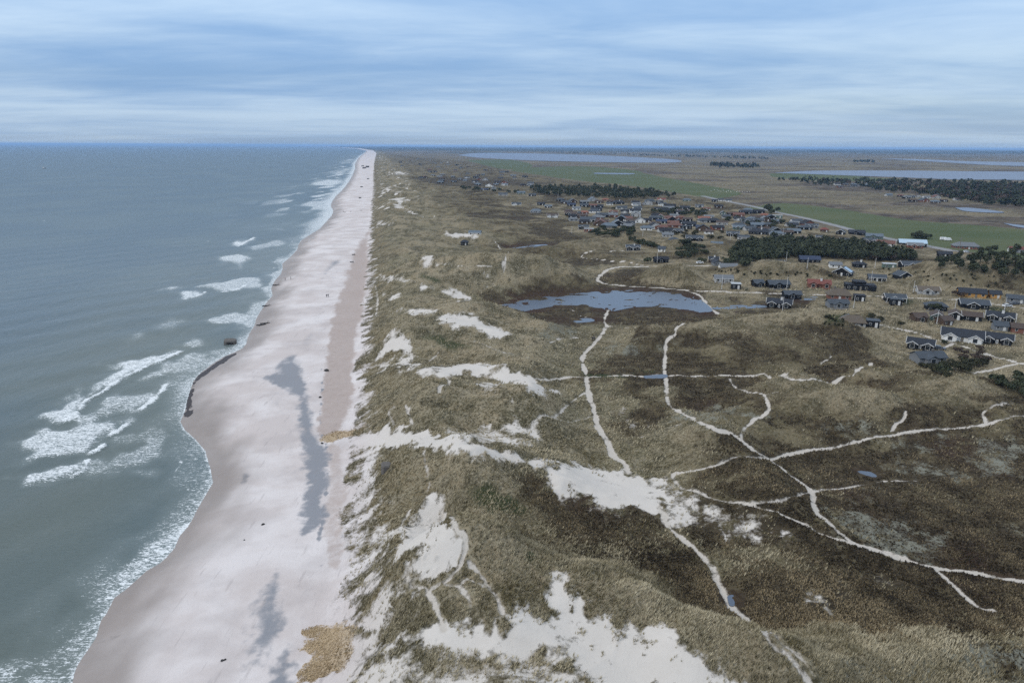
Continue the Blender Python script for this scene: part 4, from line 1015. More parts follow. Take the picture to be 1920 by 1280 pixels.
WALL = {k: flat_mat('wall_' + k, c, 0.8, 0.15, 1.2, 0.2) for k, c in dict(white=(0.66,0.66,0.64), black=(0.012,0.013,0.015), grey=(0.17,0.18,0.19), greyw=(0.38,0.38,0.37), brick=(0.19,0.085,0.060), brown=(0.085,0.058,0.042), yellow=(0.42,0.23,0.07), green=(0.10,0.14,0.12)).items()}
WHITE = flat_mat('white_paint', (0.56, 0.56, 0.55), 0.5, 0.05)
PANE = flat_mat('window_glass', (0.02, 0.025, 0.03), 0.08, 0.1, 1.0, 0.6)
PALEG = flat_mat('glazed_roof', (0.22, 0.32, 0.42), 0.1, 0.1, 1.0, 0.6)
TIMBER = flat_mat('grey_timber', (0.17, 0.155, 0.135), 0.85, 0.25, 3.0)
CONC = flat_mat('weathered_concrete', (0.11, 0.10, 0.09), 0.9, 0.4, 1.2)
BLACKM = flat_mat('black_rubber', (0.012, 0.012, 0.013), 0.7, 0.1)
STONE = flat_mat('dark_stone', (0.035, 0.033, 0.032), 0.9, 0.4, 4.0)
BARK = flat_mat('bark', (0.05, 0.038, 0.028), 0.95, 0.3, 5.0)

class MB:
    def __init__(s): s.v = []; s.f = []
    def add(s, vs, fs):
        b = len(s.v); s.v += [tuple(map(float, q)) for q in vs]; s.f += [tuple(b + i for i in f) for f in fs]; return s
    def box(s, x0, x1, y0, y1, z0, z1):
        return s.add([(x0,y0,z0),(x1,y0,z0),(x1,y1,z0),(x0,y1,z0),(x0,y0,z1),(x1,y0,z1),(x1,y1,z1),(x0,y1,z1)],
                     [(3,2,1,0),(4,5,6,7),(0,1,5,4),(1,2,6,5),(2,3,7,6),(3,0,4,7)])
    def hexa(s, q):
        return s.add(q, [(3,2,1,0),(4,5,6,7),(0,1,5,4),(1,2,6,5),(2,3,7,6),(3,0,4,7)])
    def prism(s, prof, a0, a1, fn):
        n = len(prof)
        return s.add([fn(a0, b, z) for b, z in prof] + [fn(a1, b, z) for b, z in prof],
                     [tuple(range(n))[::-1], tuple(range(n, 2 * n))] + [(i, (i + 1) % n, n + (i + 1) % n, n + i) for i in range(n)])
    def tube(s, x, y, z0, z1, r0, r1, n=6):
        ring = [(math.cos(2 * math.pi * i / n), math.sin(2 * math.pi * i / n)) for i in range(n)]
        return s.add([(x + r0 * c, y + r0 * d, z0) for c, d in ring] + [(x + r1 * c, y + r1 * d, z1) for c, d in ring],
                     [tuple(range(n))[::-1], tuple(range(n, 2 * n))] + [(i, (i + 1) % n, n + (i + 1) % n, n + i) for i in range(n)])
    def mesh(s, name, mat):
        me = bpy.data.meshes.new(name); me.from_pydata(s.v, [], s.f)
        bm = bmesh.new(); bm.from_mesh(me); bmesh.ops.recalc_face_normals(bm, faces=bm.faces); bm.to_mesh(me); bm.free()
        me.materials.append(mat); return me
    def build(s, name, mat, parent=None):
        o = bpy.data.objects.new(name, s.mesh(name, mat)); COL.objects.link(o)
        if parent is not None: o.parent = parent
        return o
def empty(name, loc, rz=0.0, label=None, cat=None, group=None):
    o = bpy.data.objects.new(name, None); COL.objects.link(o)
    o.location = loc; o.rotation_euler = (0, 0, rz); o.empty_display_size = 0.5
    return tag(o, label, cat, group)
def place(px_, py_):
    x, y = on_ground([(px_, py_)], H_at)[0]
    z = float(H_at(x, y))
    return x, y, z, project(x, y, z)[2]
def nth(k):
    return '%d%s' % (k, 'th' if 10 <= k % 100 <= 20 else {1: 'st', 2: 'nd', 3: 'rd'}.get(k % 10, 'th'))

# ------------------------------------------------------------------ houses
XA = lambda a, b, z: (a, b, z)
YA = lambda a, b, z: (b, a, z)
def gable_walls(mb, a0, a1, b0, b1, h, r, fn):
    mb.prism([(b0, -1.2), (b1, -1.2), (b1, h), ((b0 + b1) / 2, h + r), (b0, h)], a0, a1, fn)
def gable_roof(mb, a0, a1, b0, b1, h, r, fn, o=0.5, th=0.2):
    bm_ = (b0 + b1) / 2; sl = r / ((b1 - b0) / 2)
    for be, sg in ((b0 - o, -1), (b1 + o, 1)):
        ze = h - o * sl
        mb.hexa([fn(a0 - o, be, ze + 0.02), fn(a1 + o, be, ze + 0.02), fn(a1 + o, bm_, h + r + 0.02), fn(a0 - o, bm_, h + r + 0.02),
                 fn(a0 - o, be, ze + th), fn(a1 + o, be, ze + th), fn(a1 + o, bm_, h + r + th), fn(a0 - o, bm_, h + r + th)])
def barge(mb, a, b0, b1, h, r, fn, o=0.5, out=1):
    bm_ = (b0 + b1) / 2; sl = r / ((b1 - b0) / 2)
    a1 = a + out * (o + 0.01); a2 = a1 + out * 0.10
    ze = h - o * sl
    mb.append(MB().prism([(b0 - o, ze + 0.23), (b0 - o, ze - 0.04), (bm_, h + r - 0.04), (b1 + o, ze - 0.04), (b1 + o, ze + 0.23), (bm_, h + r + 0.23)], a1, a2, fn))
def window(root, x, y, z, w, h, fine, white=True):
    f = MB().box(x - w / 2, x + w / 2, y - 0.07, y + 0.05, z, z + h).build('window', WHITE if white else PANE, root)
    if fine and white:
        MB().box(x - w / 2 + 0.10, x + w / 2 - 0.10, y - 0.10, y - 0.02, z + 0.10, z + h - 0.10).build('pane', PANE, f)
def house(loc, rz, Lm, plan, roof, wall, ex, label, group, fine):
    root = empty('summerhouse', loc, rz, label, 'house', group)
    D = min(max(0.58 * Lm, 5.0), 8.6); h = 2.15
    W, R = WALL[wall], ROOF[roof]
    wm, rm, tm = MB(), MB(), []
    x0, x1 = -Lm / 2, Lm / 2
    trim = 'w' in ex
    dark_wall = wall in ('black', 'brown', 'brick', 'grey', 'green', 'yellow')
    fy = 0.0
    ridge = h
    if plan in ('g', 't', 'tt'):
        r = math.tan(math.radians(27)) * D / 2; ridge = h + r
        gable_walls(wm, x0, x1, 0, D, h, r, XA); gable_roof(rm, x0, x1, 0, D, h, r, XA)
        if trim: barge(tm, x1, 0, D, h, r, XA, out=1); barge(tm, x0, 0, D, h, r, XA, out=-1)
        wings = {'g': [], 't': [(-0.12 * Lm, 0.40 * Lm)], 'tt': [(-0.30 * Lm, 0.32 * Lm), (0.30 * Lm, 0.32 * Lm)]}[plan]
        for cx_, ww in wings:
            ww = max(ww, 3.0); r2 = math.tan(math.radians(29)) * ww / 2
            if h + r2 > ridge - 0.05: r2 = ridge - 0.05 - h
            b0, b1 = cx_ - ww / 2, cx_ + ww / 2
            gable_walls(wm, -1.8, D / 2, b0, b1, h - 0.03, r2, YA); gable_roof(rm, -1.8, D / 2, b0, b1, h - 0.03, r2, YA, 0.45)
            if trim: barge(tm, -1.8, b0, b1, h - 0.03, r2, YA, 0.45, out=-1)
            window(root, cx_, -1.8, 0.5, min(1.6, ww * 0.5), 1.7, fine)
    elif plan == 'e':
        r = math.tan(math.radians(30)) * Lm / 2; r = min(r, 3.4); ridge = h + r
        gable_walls(wm, 0, D * 1.25, x0, x1, h, r, YA); gable_roof(rm, 0, D * 1.25, x0, x1, h, r, YA)
        if trim: barge(tm, 0, x0, x1, h, r, YA, out=-1)
        if 's' in ex:
            sl = r / (Lm / 2)
            MB().hexa([(0.6, 1, h + r - 0.6 * sl + 0.24), (x1 - 0.2, 1, h + 0.2 * sl + 0.24), (x1 - 0.2, 6, h + 0.2 * sl + 0.24), (0.6, 6, h + r - 0.6 * sl + 0.24),
                       (0.6, 1, h + r - 0.6 * sl + 0.32), (x1 - 0.2, 1, h + 0.2 * sl + 0.32), (x1 - 0.2, 6, h + 0.2 * sl + 0.32), (0.6, 6, h + r - 0.6 * sl + 0.32)]).build('roof_window', PALEG, root)
    elif plan == 'f':
        wm.box(x0, x1, 0, D * 0.8, -1.2, 2.6); rm.box(x0 - 0.3, x1 + 0.3, -0.35, D * 0.8 + 0.3, 2.62, 2.88); ridge = 2.88
        if 'm' in ex:
            wm.box(x0 * 0.45, x1 * 0.35, 1.2, D * 0.95, 2.5, 4.0); rm.box(x0 * 0.45 - 0.3, x1 * 0.35 + 0.3, 0.9, D * 0.95 + 0.3, 4.02, 4.25)
            wm.box(x1 * 0.55, x1 * 1.02, -1.6, 0.2, -1.2, 2.3); rm.box(x1 * 0.52, x1 * 1.05, -1.8, 0.3, 2.32, 2.5)
    else:
        r = (1.0 if roof == 'thatch' else 0.62) * D / 2; ridge = h + r
        wm.box(x0, x1, 0, D, -1.2, h)
        o = 0.6; k = min(D * 0.38, Lm * 0.3); ze = h - 0.25; tp = 0.28
        q = [(x0 - o, -o, ze), (x1 + o, -o, ze), (x1 + o, D + o, ze), (x0 - o, D + o, ze), (x0 - o, -o, ze + tp), (x1 + o, -o, ze + tp), (x1 + o, D + o, ze + tp), (x0 - o, D + o, ze + tp), (x0 + k, D / 2, h + r), (x1 - k, D / 2, h + r)]
        rm.add(q, [(3, 2, 1, 0), (0, 1, 5, 4), (1, 2, 6, 5), (2, 3, 7, 6), (3, 0, 4, 7), (4, 5, 9, 8), (5, 6, 9), (6, 7, 8, 9), (7, 4, 8)])
    wm.build('walls', W, root)
    ro = rm.build('roof', R, root)
    for q in tm: q.build('gable_board', WHITE, root)
    # front openings
    n = max(2, min(6, int(Lm / 2.6))) if fine else 2
    taken = {'t': [(-0.12 * Lm, 0.24 * Lm)], 'tt': [(-0.30 * Lm, 0.19 * Lm), (0.30 * Lm, 0.19 * Lm)]}.get(plan, [])
    for k in range(n):
        x = x0 + (k + 0.5) * Lm / n
        if any(abs(x - c_) < w_ + 0.5 for c_, w_ in taken): continue
        if k == n // 2:
            MB().box(x - 0.48, x + 0.48, -0.06, 0.05, 0.0, 2.05).build('door', WHITE if dark_wall and k % 2 else TIMBER, root)
        else:
            window(root, x, 0.0, 0.75, 1.25 if Lm > 7 else 0.9, 1.15, fine, dark_wall or fine)
    if fine and plan in ('g', 't', 'tt', 'h', 'f'):
        dd = D if plan != 'f' else D * 0.8
        f = MB().box(x1 - 0.05, x1 + 0.07, dd * 0.3, dd * 0.3 + 1.2, 0.8, 1.9).build('window', WHITE, root)
        MB().box(x1 - 0.02, x1 + 0.10, dd * 0.3 + 0.12, dd * 0.3 + 1.08, 0.92, 1.78).build('pane', PANE, f)
    if 'c' in ex:
        cx_ = 0.08 * Lm
        ch = MB().box(cx_ - 0.45, cx_ + 0.45, D * 0.28, D * 0.28 + 0.8, h, ridge + 1.0).build('chimney', WHITE, root)
        MB().box(cx_ - 0.5, cx_ + 0.5, D * 0.28 - 0.05, D * 0.28 + 0.85, ridge + 1.0, ridge + 1.12).build('chimney_cap', CONC, ch)
    if 'k' in ex:
        for q in ([-0.2 * Lm, 0.22 * Lm] if 'kk' in ex else [0.15 * Lm]):
            MB().box(q - 0.35, q + 0.35, D / 2 - 0.35, D / 2 + 0.35, ridge - 0.6, ridge + 0.75).build('chimney', CONC, root)
    if 'v' in ex:
        n = 5 if fine else 3
        MB().box(x0, x1, -1.55, -1.40, 2.02, 2.2).build('veranda_beam', WHITE, root)
        for k in range(n):
            x = x0 + 0.1 + k * (Lm - 0.2) / (n - 1)
            MB().box(x - 0.09, x + 0.09, -1.56, -1.38, -0.9, 2.02).build('veranda_post', WHITE, root)
    if 'd' in ex or 'v' in ex:
        MB().box(x0 - 0.6, x1 * 0.6, -3.4, -0.02, -0.9, 0.12).build('terrace', TIMBER, root)
    return root
HPX = []
for (hx, hy, wpx, plan, roof, wall, yaw, ex, label), (x, y) in zip(HOUSES, HP):
    z = float(H_at(x, y)); dep = project(x, y, z)[2]
    Lm = min(max(wpx / F * dep * 0.84, 4.5), 23.0)
    gp = 'summerhouses near the gravel roads' if dep < 480 else 'summerhouses of the dune village'
    house((x, y, z), math.radians(yaw) - math.atan2(x, y) * 0.35, Lm, plan, roof, wall, ex, label, gp, dep < 640)
    HPX.append((hx, hy))
# further cottages too small to tell much about
def inside(poly, p):
    return sdf_xy(np.array([p[0]]), np.array([p[1]]), poly)[0] < 0
def scatter(poly, n, gap, avoid, rng):
    lo = np.min(poly, 0); hi = np.max(poly, 0); out = []; tries = 0
    while len(out) < n and tries < n * 60:
        tries += 1
        p = (rng.uniform(lo[0], hi[0]), rng.uniform(lo[1], hi[1]))
        if not inside(poly, p): continue
        if any(abs(p[0] - q[0]) < gap[0] and abs(p[1] - q[1]) < gap[1] for q in out + avoid): continue
        out.append(p)
    return sorted(out)
rg = random.Random(5)
FARH = [([(730,297),(800,297),(905,309),(985,325),(1000,350),(930,352),(840,350),(780,334)], 48, (8, 2.6), 'tiny cottage, %s from the left in the distant dune village', 'cottages of the distant dune village'),
 ([(1550,344),(1625,345),(1660,352),(1570,352)], 9, (7, 2.5), 'tiny cottage, %s from left in the clearing of the far wood', 'cottages in the clearing of the far wood'),
 ([(1660,366),(1740,364),(1830,372),(1800,383),(1700,380)], 15, (9, 3.5), 'tiny house, %s from left in the hamlet before the far wood', 'houses of the hamlet before the far wood'),
 ([(1045,374),(1200,378),(1330,385),(1440,402),(1540,428),(1480,446),(1380,432),(1280,440),(1180,432),(1080,420)], 90, (9, 3.2), 'small cottage, %s from the left among the plain village cottages', 'plain cottages between the village houses')]
for poly, n, gap, lb, gp in FARH:
    for k, (a_, b_) in enumerate(scatter(poly, n, gap, HPX, rg)):
        x, y, z, dep = place(a_, b_)
        roof = rg.choice(['slate', 'dark', 'bluegrey', 'brown', 'slate', 'black', 'rust', 'grey']); wall = rg.choice(['black', 'white', 'grey', 'brick', 'black', 'black', 'brown', 'greyw'])
        house((x, y, z), math.radians(rg.uniform(-18, 12)), rg.uniform(8.5, 12.5), rg.choice('ggteh'), roof, wall, rg.choice(['', 'w', '']), (lb % nth(k + 1)).replace('tiny', 'tiny ' + {'bluegrey': 'blue-grey'}.get(roof, roof) + ' roofed').replace('small cottage', 'small ' + {'bluegrey': 'blue-grey'}.get(roof, roof) + ' roofed cottage'), gp, False)
# white farm building pair is in the list above

# ------------------------------------------------------------------ trees and bushes
def leaf_mat(name, a, b):
    m, t, p = new_mat(name)
    oi = t.nodes.new('ShaderNodeObjectInfo'); geo = t.nodes.new('ShaderNodeNewGeometry')
    n = noise(t, geo.outputs['Position'], 0.9, 3.0, 0.6)
    f = math_node(t, 'ADD', math_node(t, 'MULTIPLY', n, 0.7), math_node(t, 'MULTIPLY', oi.outputs['Random'], 0.35))
    L(t, mixc(t, f, a, b), p.inputs['Base Color']); p.inputs['Roughness'].default_value = 0.8; p.inputs['Specular IOR Level'].default_value = 0.15
    return m
PINE = leaf_mat('pine_needles', (0.012, 0.019, 0.012), (0.072, 0.080, 0.044))
SCRUB = leaf_mat('scrub_leaves', (0.016, 0.020, 0.010), (0.060, 0.056, 0.030))
BARE = leaf_mat('bare_twigs', (0.030, 0.022, 0.018), (0.085, 0.062, 0.048))
def crown_geo(mb, rnd, cx_, cy_, z0, rx, ry, hz, lobes, leaves, size):
    """leaf clumps on and inside several uneven lobes"""
    ls = []
    for k in range(lobes):
        an = rnd.uniform(0, 6.283); rr = math.sqrt(rnd.random()) * 0.72
        ls.append((cx_ + math.cos(an) * rr * rx, cy_ + math.sin(an) * rr * ry, z0 + hz * rnd.uniform(0.30, 0.78), rnd.uniform(0.30, 0.52)))
    for k in range(leaves):
        lx, ly, lz, lr = ls[k % lobes]
        u = rnd.uniform(-0.6, 1); an = rnd.uniform(0, 6.283); q = math.sqrt(max(0, 1 - u * u)); rad = lr * rnd.uniform(0.72, 1.12)
        c = Vector((lx + math.cos(an) * q * rad * rx, ly + math.sin(an) * q * rad * ry, max(z0 + 0.05, lz + u * rad * hz * 0.75)))
        nrm = Vector((math.cos(an) * q, math.sin(an) * q, u + 0.35)) + Vector((rnd.uniform(-.7, .7), rnd.uniform(-.7, .7), rnd.uniform(-.5, .5)))
        nrm.normalize()
        t1 = nrm.orthogonal().normalized(); t2 = nrm.cross(t1)
        a = rnd.uniform(0, 6.28); e1 = t1 * math.cos(a) + t2 * math.sin(a); e2 = nrm.cross(e1)
        s1 = size * rnd.uniform(0.6, 1.4); s2 = s1 * rnd.uniform(0.5, 0.9)
        mb.add([c - e1 * s1, c - e2 * s2 * 0.8 + nrm * 0.1, c + e1 * s1, c + e2 * s2 + nrm * 0.15 * s1], [(0, 1, 2, 3)])
def trunk_geo(mb, rnd, h, r):
    mb.tube(0, 0, -0.6, h, r, r * 0.45, 6)
    for k in range(4):
        an = k * 1.6 + rnd.random(); z = h * rnd.uniform(0.35, 0.8); l = h * 0.45
        dx, dy = math.cos(an), math.sin(an); e = r * 0.35
        mb.hexa([(-e, -e, z - e), (e, -e, z - e), (e, e, z - e), (-e, e, z - e)] + [(dx * l + sx * e * .4, dy * l + sy * e * .4, z + l * 0.8) for sx, sy in ((-1, -1), (1, -1), (1, 1), (-1, 1))])
PROTO = {}
rnd = random.Random(3)
for kind, mat, h, rx, lob, lea, sz, nv in (('pine_tree', PINE, 6.5, 2.9, 9, 420, 0.55, 4), ('bush', PINE, 2.9, 2.6, 8, 340, 0.42, 3), ('scrub_bush', SCRUB, 2.0, 2.2, 8, 300, 0.36, 3), ('bare_bush', BARE, 2.2, 2.2, 8, 280, 0.30, 2)):
    for v in range(nv):
        mb = MB(); crown_geo(mb, rnd, 0, 0, 0.15 * h, rx, rx * rnd.uniform(0.8, 1.1), h * 0.85, lob, lea, sz)
        tb = MB(); trunk_geo(tb, rnd, h * 0.7, 0.16 if h > 4 else 0.09)
        PROTO.setdefault(kind, []).append((mb.mesh('crown', mat), tb.mesh('trunk', BARK)))
def tree(kind, x, y, z, s, label, group, cat, rg):
    cm, tm = rg.choice(PROTO[kind])
    root = empty(kind, (x, y, z), rg.uniform(0, 6.28), label, cat, group)
    sx = s * rg.uniform(0.85, 1.2); root.scale = (sx, sx * rg.uniform(0.9, 1.15), s)
    for nm, me in (('crown', cm), ('trunk', tm)):
        o = bpy.data.objects.new(nm, me); COL.objects.link(o); o.parent = root
ZONES = [  # polygon, number, gap px, kind, scale, label, group
 ([(1368,478),(1395,458),(1460,448),(1560,455),(1640,464),(1700,474),(1724,488),(1690,492),(1600,488),(1500,484),(1425,492),(1372,494)], 105, (9, 3.2), 'pine_tree', (0.65, 1.05), 'dark pine, %s from the left in the belt behind the blue-roofed long house', 'pines of the belt behind the houses'),
 ([(990,352),(1060,350),(1150,351),(1262,364),(1268,373),(1180,374),(1080,370),(1000,366)], 95, (5, 1.6), 'pine_tree', (0.8, 1.2), 'dark pine, %s from the left in the long wood above the village', 'pines of the long wood above the village'),
 ([(1106,432),(1150,428),(1190,430),(1192,441),(1150,444),(1108,444)], 26, (7, 2.6), 'bush', (0.9, 1.35), 'dark bush, %s from the left in the big hedge at the village front', 'bushes of the big village hedge'),
 ([(1745,505),(1790,482),(1850,468),(1905,474),(1960,500),(1960,522),(1880,522),(1800,512)], 44, (11, 4.0), 'pine_tree', (0.6, 0.95), 'dark pine, %s from the left in the clump below the brick building', 'pines of the clump at the right edge'),
 ([(1215,396),(1280,394),(1325,400),(1330,407),(1260,408)], 22, (8, 2.5), 'bush', (1.1, 1.6), 'dark bush, %s from the left in the row behind the middle village', 'bushes behind the middle village'),
 ([(1424,398),(1445,394),(1466,402),(1440,404)], 9, (6, 2), 'pine_tree', (0.8, 1.2), 'dark pine, %s from the left in the clump beside the main road', 'pines of the clump beside the main road'),
 ([(1708,446),(1725,443),(1746,447),(1728,450)], 9, (5, 1.4), 'bush', (1.2, 1.6), 'dark bush, %s from the left in the clump before the green field', 'bushes of the clump before the green field'),
 ([(1262,470),(1310,462),(1322,475),(1290,486),(1265,484)], 12, (11, 4), 'bush', (0.9, 1.3), 'dark bush, %s from the left below the village front', 'bushes below the village front'),
 ([(1180,449),(1236,462),(1238,468),(1186,456)], 10, (6, 2), 'bush', (0.8, 1.1), 'dark bush, %s from the left in the short hedge above the white-chimney house', 'bushes of the short hedge'),
 ([(1360,492),(1400,486),(1404,500),(1366,502)], 8, (9, 3), 'bush', (1.0, 1.4), 'dark bush, %s from the left beside the low tan-roofed shed', 'bushes beside the tan-roofed shed'),
 ([(860,352),(940,358),(985,362),(930,363),(870,357)], 16, (7, 2), 'bush', (1.3, 1.8), 'dark bush, %s from the left in the row left of the long wood', 'bushes left of the long wood'),
 ([(1330,408),(1420,412),(1500,420),(1500,430),(1400,424),(1330,420)], 22, (13, 3), 'bush', (0.9, 1.4), 'dark bush, %s from the left among the upper village houses', 'bushes among the upper village'),
 ([(1270,425),(1400,440),(1420,452),(1300,450),(1250,440)], 18, (16, 4), 'scrub_bush', (0.9, 1.4), 'greenish bush, %s from the left among the lower village houses', 'bushes among the lower village'),
 ([(1860,712),(1925,700),(1990,735),(1990,752),(1900,742),(1862,735)], 16, (15, 7), 'bush', (0.7, 1.05), 'dark bush, %s from the left in the thicket at the right edge', 'bushes of the thicket at the right edge'),
 ([(1740,690),(1775,684),(1830,675),(1840,690),(1790,705),(1760,712)], 9, (14, 6), 'scrub_bush', (0.8, 1.25), 'dull green bush, %s from the left below the nearest house', 'bushes below the nearest house'),
 ([(1790,655),(1860,668),(1850,680),(1795,672)], 6, (16, 5), 'bare_bush', (0.7, 1.0), 'brownish bare bush, %s from the left along the near lane', 'bare bushes along the near lane'),
 ([(1600,470),(1690,474),(1720,486),(1640,490)], 16, (12, 4), 'bare_bush', (1.3, 1.9), 'brownish bare bush, %s from the left at the right end of the pine belt', 'bare bushes in the pine belt'),
 ([(1560,592),(1640,592),(1700,612),(1640,600)], 5, (16, 4), 'scrub_bush', (0.6, 0.9), 'low green bush, %s from the left around the thatched farmhouse', 'bushes around the thatched farmhouse')]
rg = random.Random(21)
AVOID = [(a_, b_) for a_, b_ in HPX]
for poly, n, gap, kind, (s0, s1), lb, gp in ZONES:
    pts = scatter(poly, n, gap, [], rg)
    for k, (a_, b_) in enumerate(pts):
        if any(abs(a_ - q[0]) < 7 and -9 < b_ - q[1] < 3 for q in AVOID): continue
        x, y, z, dep = place(a_, b_)
        tree(kind, x, y, z, rg.uniform(s0, s1), lb % nth(k + 1), gp, 'tree' if kind == 'pine_tree' else 'bush', rg)
for a_, b_, kind, s, lb in ((1215,494,'bush',1.15,'round dark bush left of the lone black house'),(1752,583,'bush',1.2,'round dark bush before the hipped house below the gravel road'),(1772,644,'bush',0.45,'small dark bush on the near lane verge'),(1799,556,'bare_bush',1.3,'brown bush left of the yellow timber house'),
        (1316,492,'bush',1.0,'round bush left of the black cottage with white chimney'),(1283,462,'bush',1.8,'big rounded dark tree before the dark green cottage'),(1767,700,'bush',1.0,'dark bush just below the nearest house'),(1835,655,'bare_bush',0.7,'small bare bush beside the long lane house'),(1400,545,'bush',0.35,'tiny dark bush at the gravel road verge'),(1730,688,'scrub_bush',0.7,'low bush at the left end of the nearest house'),(1150,393,'scrub_bush',1.3,'low dark bush on the open village dune'),(1178,397,'bush',0.9,'dark bush right of the small rust-brown house')):
    x, y, z, dep = place(a_, b_)
    tree(kind, x, y, z, s, lb, None, 'bush', rg)
# woods that read as one mass
def wood_mass(name, polys, n, hgt, label, seed, mat, leaves=26, size=1.4):
    rg = random.Random(seed); mb = MB()
    for poly, share in polys:
        lo = np.min(poly, 0); hi = np.max(poly, 0); k = 0; pts = []
        while k < int(n * share):
            p_ = (rg.uniform(lo[0], hi[0]), rg.uniform(lo[1], hi[1]))
            if inside(poly, p_): pts.append(p_); k += 1
        W = on_ground(pts, H_at); hz_ = H_at(W[:, 0], W[:, 1])
        for (x, y), z in zip(W, hz_):
            s = hgt * rg.uniform(0.6, 1.25)
            crown_geo(mb, rg, x, y, z, s * 0.55, s * 0.55, s, 4, leaves, size * s / hgt)
    o = mb.build(name, mat); tag(o, label, 'wood', kind='stuff')
wood_mass('far_wood', [([(1452,338),(1500,336),(1600,339),(1760,341),(1920,345),(2150,350),(2150,395),(1920,388),(1850,384),(1790,374),(1720,364),(1640,357),(1600,346),(1540,349)], 1.0)], 1250, 8.0, 'dark far wood beyond the green field at the right', 71, PINE, 18, 2.2)
wood_mass('bare_far_wood', [([(1470,338),(1600,341),(1760,343),(1920,347),(2150,352),(2150,395),(1920,388),(1850,384),(1790,374),(1720,364),(1600,346)], 1.0)], 450, 7.5, 'brownish leafless trees mixed into the far wood at the right', 72, BARE, 18, 2.0)
wood_mass('pine_thicket', [([(1368,478),(1395,460),(1460,452),(1560,458),(1640,467),(1700,476),(1715,488),(1600,487),(1500,482),(1425,490),(1372,492)], 0.6), ([(1000,353),(1060,351),(1150,353),(1258,365),(1180,373),(1080,369),(1000,364)], 0.4)], 1100, 5.0, 'low pine undergrowth filling the pine belt and the long wood', 73, PINE, 44, 0.8)
wood_mass('distant_copses', [([(1330,309),(1420,312),(1425,317),(1335,314)], 0.3), ([(1600,302),(1640,303),(1640,306),(1600,305)], 0.1), ([(1000,284),(1440,297),(1440,300),(1000,286)], 0.6)], 260, 13.0, 'dark copses scattered over the distant marsh', 79, PINE, 12, 4.0)
wood_mass('dune_scrub', [([(1545,585),(1600,590),(1600,615),(1545,612)], 0.2), ([(1640,500),(1760,512),(1900,520),(1900,545),(1760,530),(1650,520)], 0.4), ([(1340,505),(1560,512),(1560,520),(1340,515)], 0.4)], 90, 0.9, 'low dull scrub on the dunes between the houses', 83, SCRUB, 40, 0.35)

# ------------------------------------------------------------------ marram grass and heather: blades standing on the near dunes
def blades(name, n, ymax, weight, hgt, wid, nb, lean, cols, label, seed):
    rg = np.random.default_rng(seed)
    rows = np.searchsorted(Yr, ymax)
    w = weight[:rows].ravel(); cand = rg.integers(0, rows * NC, n * 9) if w.mean() > 0.05 else rg.choice(np.nonzero(w)[0], n)
    cand = cand[rg.random(len(cand)) < w[cand]][:n]
    ii, jj = cand // NC, cand % NC
    m = len(ii)
    y = Yr[ii] + rg.random(m) * (Yr[np.minimum(ii + 1, NR - 1)] - Yr[ii]); s_ = Sc[jj] + rg.uniform(-0.001, 0.001, m)
    x = y * s_; z = H_at(x, y) - 0.05
    ang = rg.uniform(0, 2 * np.pi, (m, nb)); hh = hgt * rg.uniform(0.55, 1.3, (m, 1)) * rg.uniform(0.7, 1.1, (m, nb)) * (1 + y[:, None] / 400); ww = wid * rg.uniform(0.7, 1.3, (m, nb)) * (1 + y[:, None] / 250)
    sp = hgt * 0.35
    bx = x[:, None] + np.cos(ang) * sp * rg.random((m, nb)); by = y[:, None] + np.sin(ang) * sp * rg.random((m, nb))
    tx = bx + np.cos(ang) * hh * 0.35 + lean * hh; ty = by + np.sin(ang) * hh * 0.35 + lean * 0.35 * hh
    px_ = -np.sin(ang) * ww; py_ = np.cos(ang) * ww
    zz = np.repeat(z[:, None], nb, 1)
    V = np.stack([np.stack([bx - px_, by - py_, zz], -1), np.stack([bx + px_, by + py_, zz], -1), np.stack([tx, ty, zz + hh], -1)], 2).reshape(-1, 3)
    k = m * nb
    me = bpy.data.meshes.new(name)
    me.vertices.add(3 * k); me.vertices.foreach_set('co', V.astype(np.float32).ravel())
    me.loops.add(3 * k); me.loops.foreach_set('vertex_index', np.arange(3 * k, dtype=np.int32))
    me.polygons.add(k); me.polygons.foreach_set('loop_start', np.arange(0, 3 * k, 3, dtype=np.int32))
    me.update(calc_edges=True)
    tint = np.repeat(np.clip(0.52 - 0.26 * inner[ii, jj] + 0.7 * fbm(x / 7, y / 7, 3, seed) + 0.55 * fbm(x / 30, y / 24, 3, seed + 5) + rg.normal(0, 0.2, m), 0, 1), nb * 3)
    at = me.attributes.new('tint', 'FLOAT', 'POINT'); at.data.foreach_set('value', tint.astype(np.float32))
    mt, t, p = new_mat(name)
    a = t.nodes.new('ShaderNodeAttribute'); a.attribute_name = 'tint'
    L(t, mixc(t, a.outputs['Fac'], cols[0], cols[1]), p.inputs['Base Color']); p.inputs['Roughness'].default_value = 0.9; p.inputs['Specular IOR Level'].default_value = 0.1
    me.materials.append(mt)
    o = bpy.data.objects.new(name, me); COL.objects.link(o)
    tag(o, label, 'grass', kind='stuff')
gw = veg * (1 - 0.72 * inner) * ss(0.62, 0.30, sand) * ss(0.80, 0.35, heath2) * ss(0.2, 0.0, pathm) * (EF > -3)
cl_ = ss(0.30, 0.42, fbm(GX / 2.6, GY / 2.6, 2, 409))
gw = np.maximum(gw, cl_ * (sand > 0.6) * (EF > 12) * (pathm < 0.1) * ss(-0.05, 0.2, fbm(GX / 14, GY / 10, 2, 411)) * 0.5)
gw = np.maximum(gw, ((sand > 0.25) & (sand < 0.72) & (EF > -4) & (pathm < 0.1)) * 0.10)
blades('marram_grass', 88000, 400, gw, 0.42, 0.046, 4, 0.35, ((0.145, 0.120, 0.062), (0.50, 0.435, 0.30)), 'tan marram grass covering the dunes', 401)
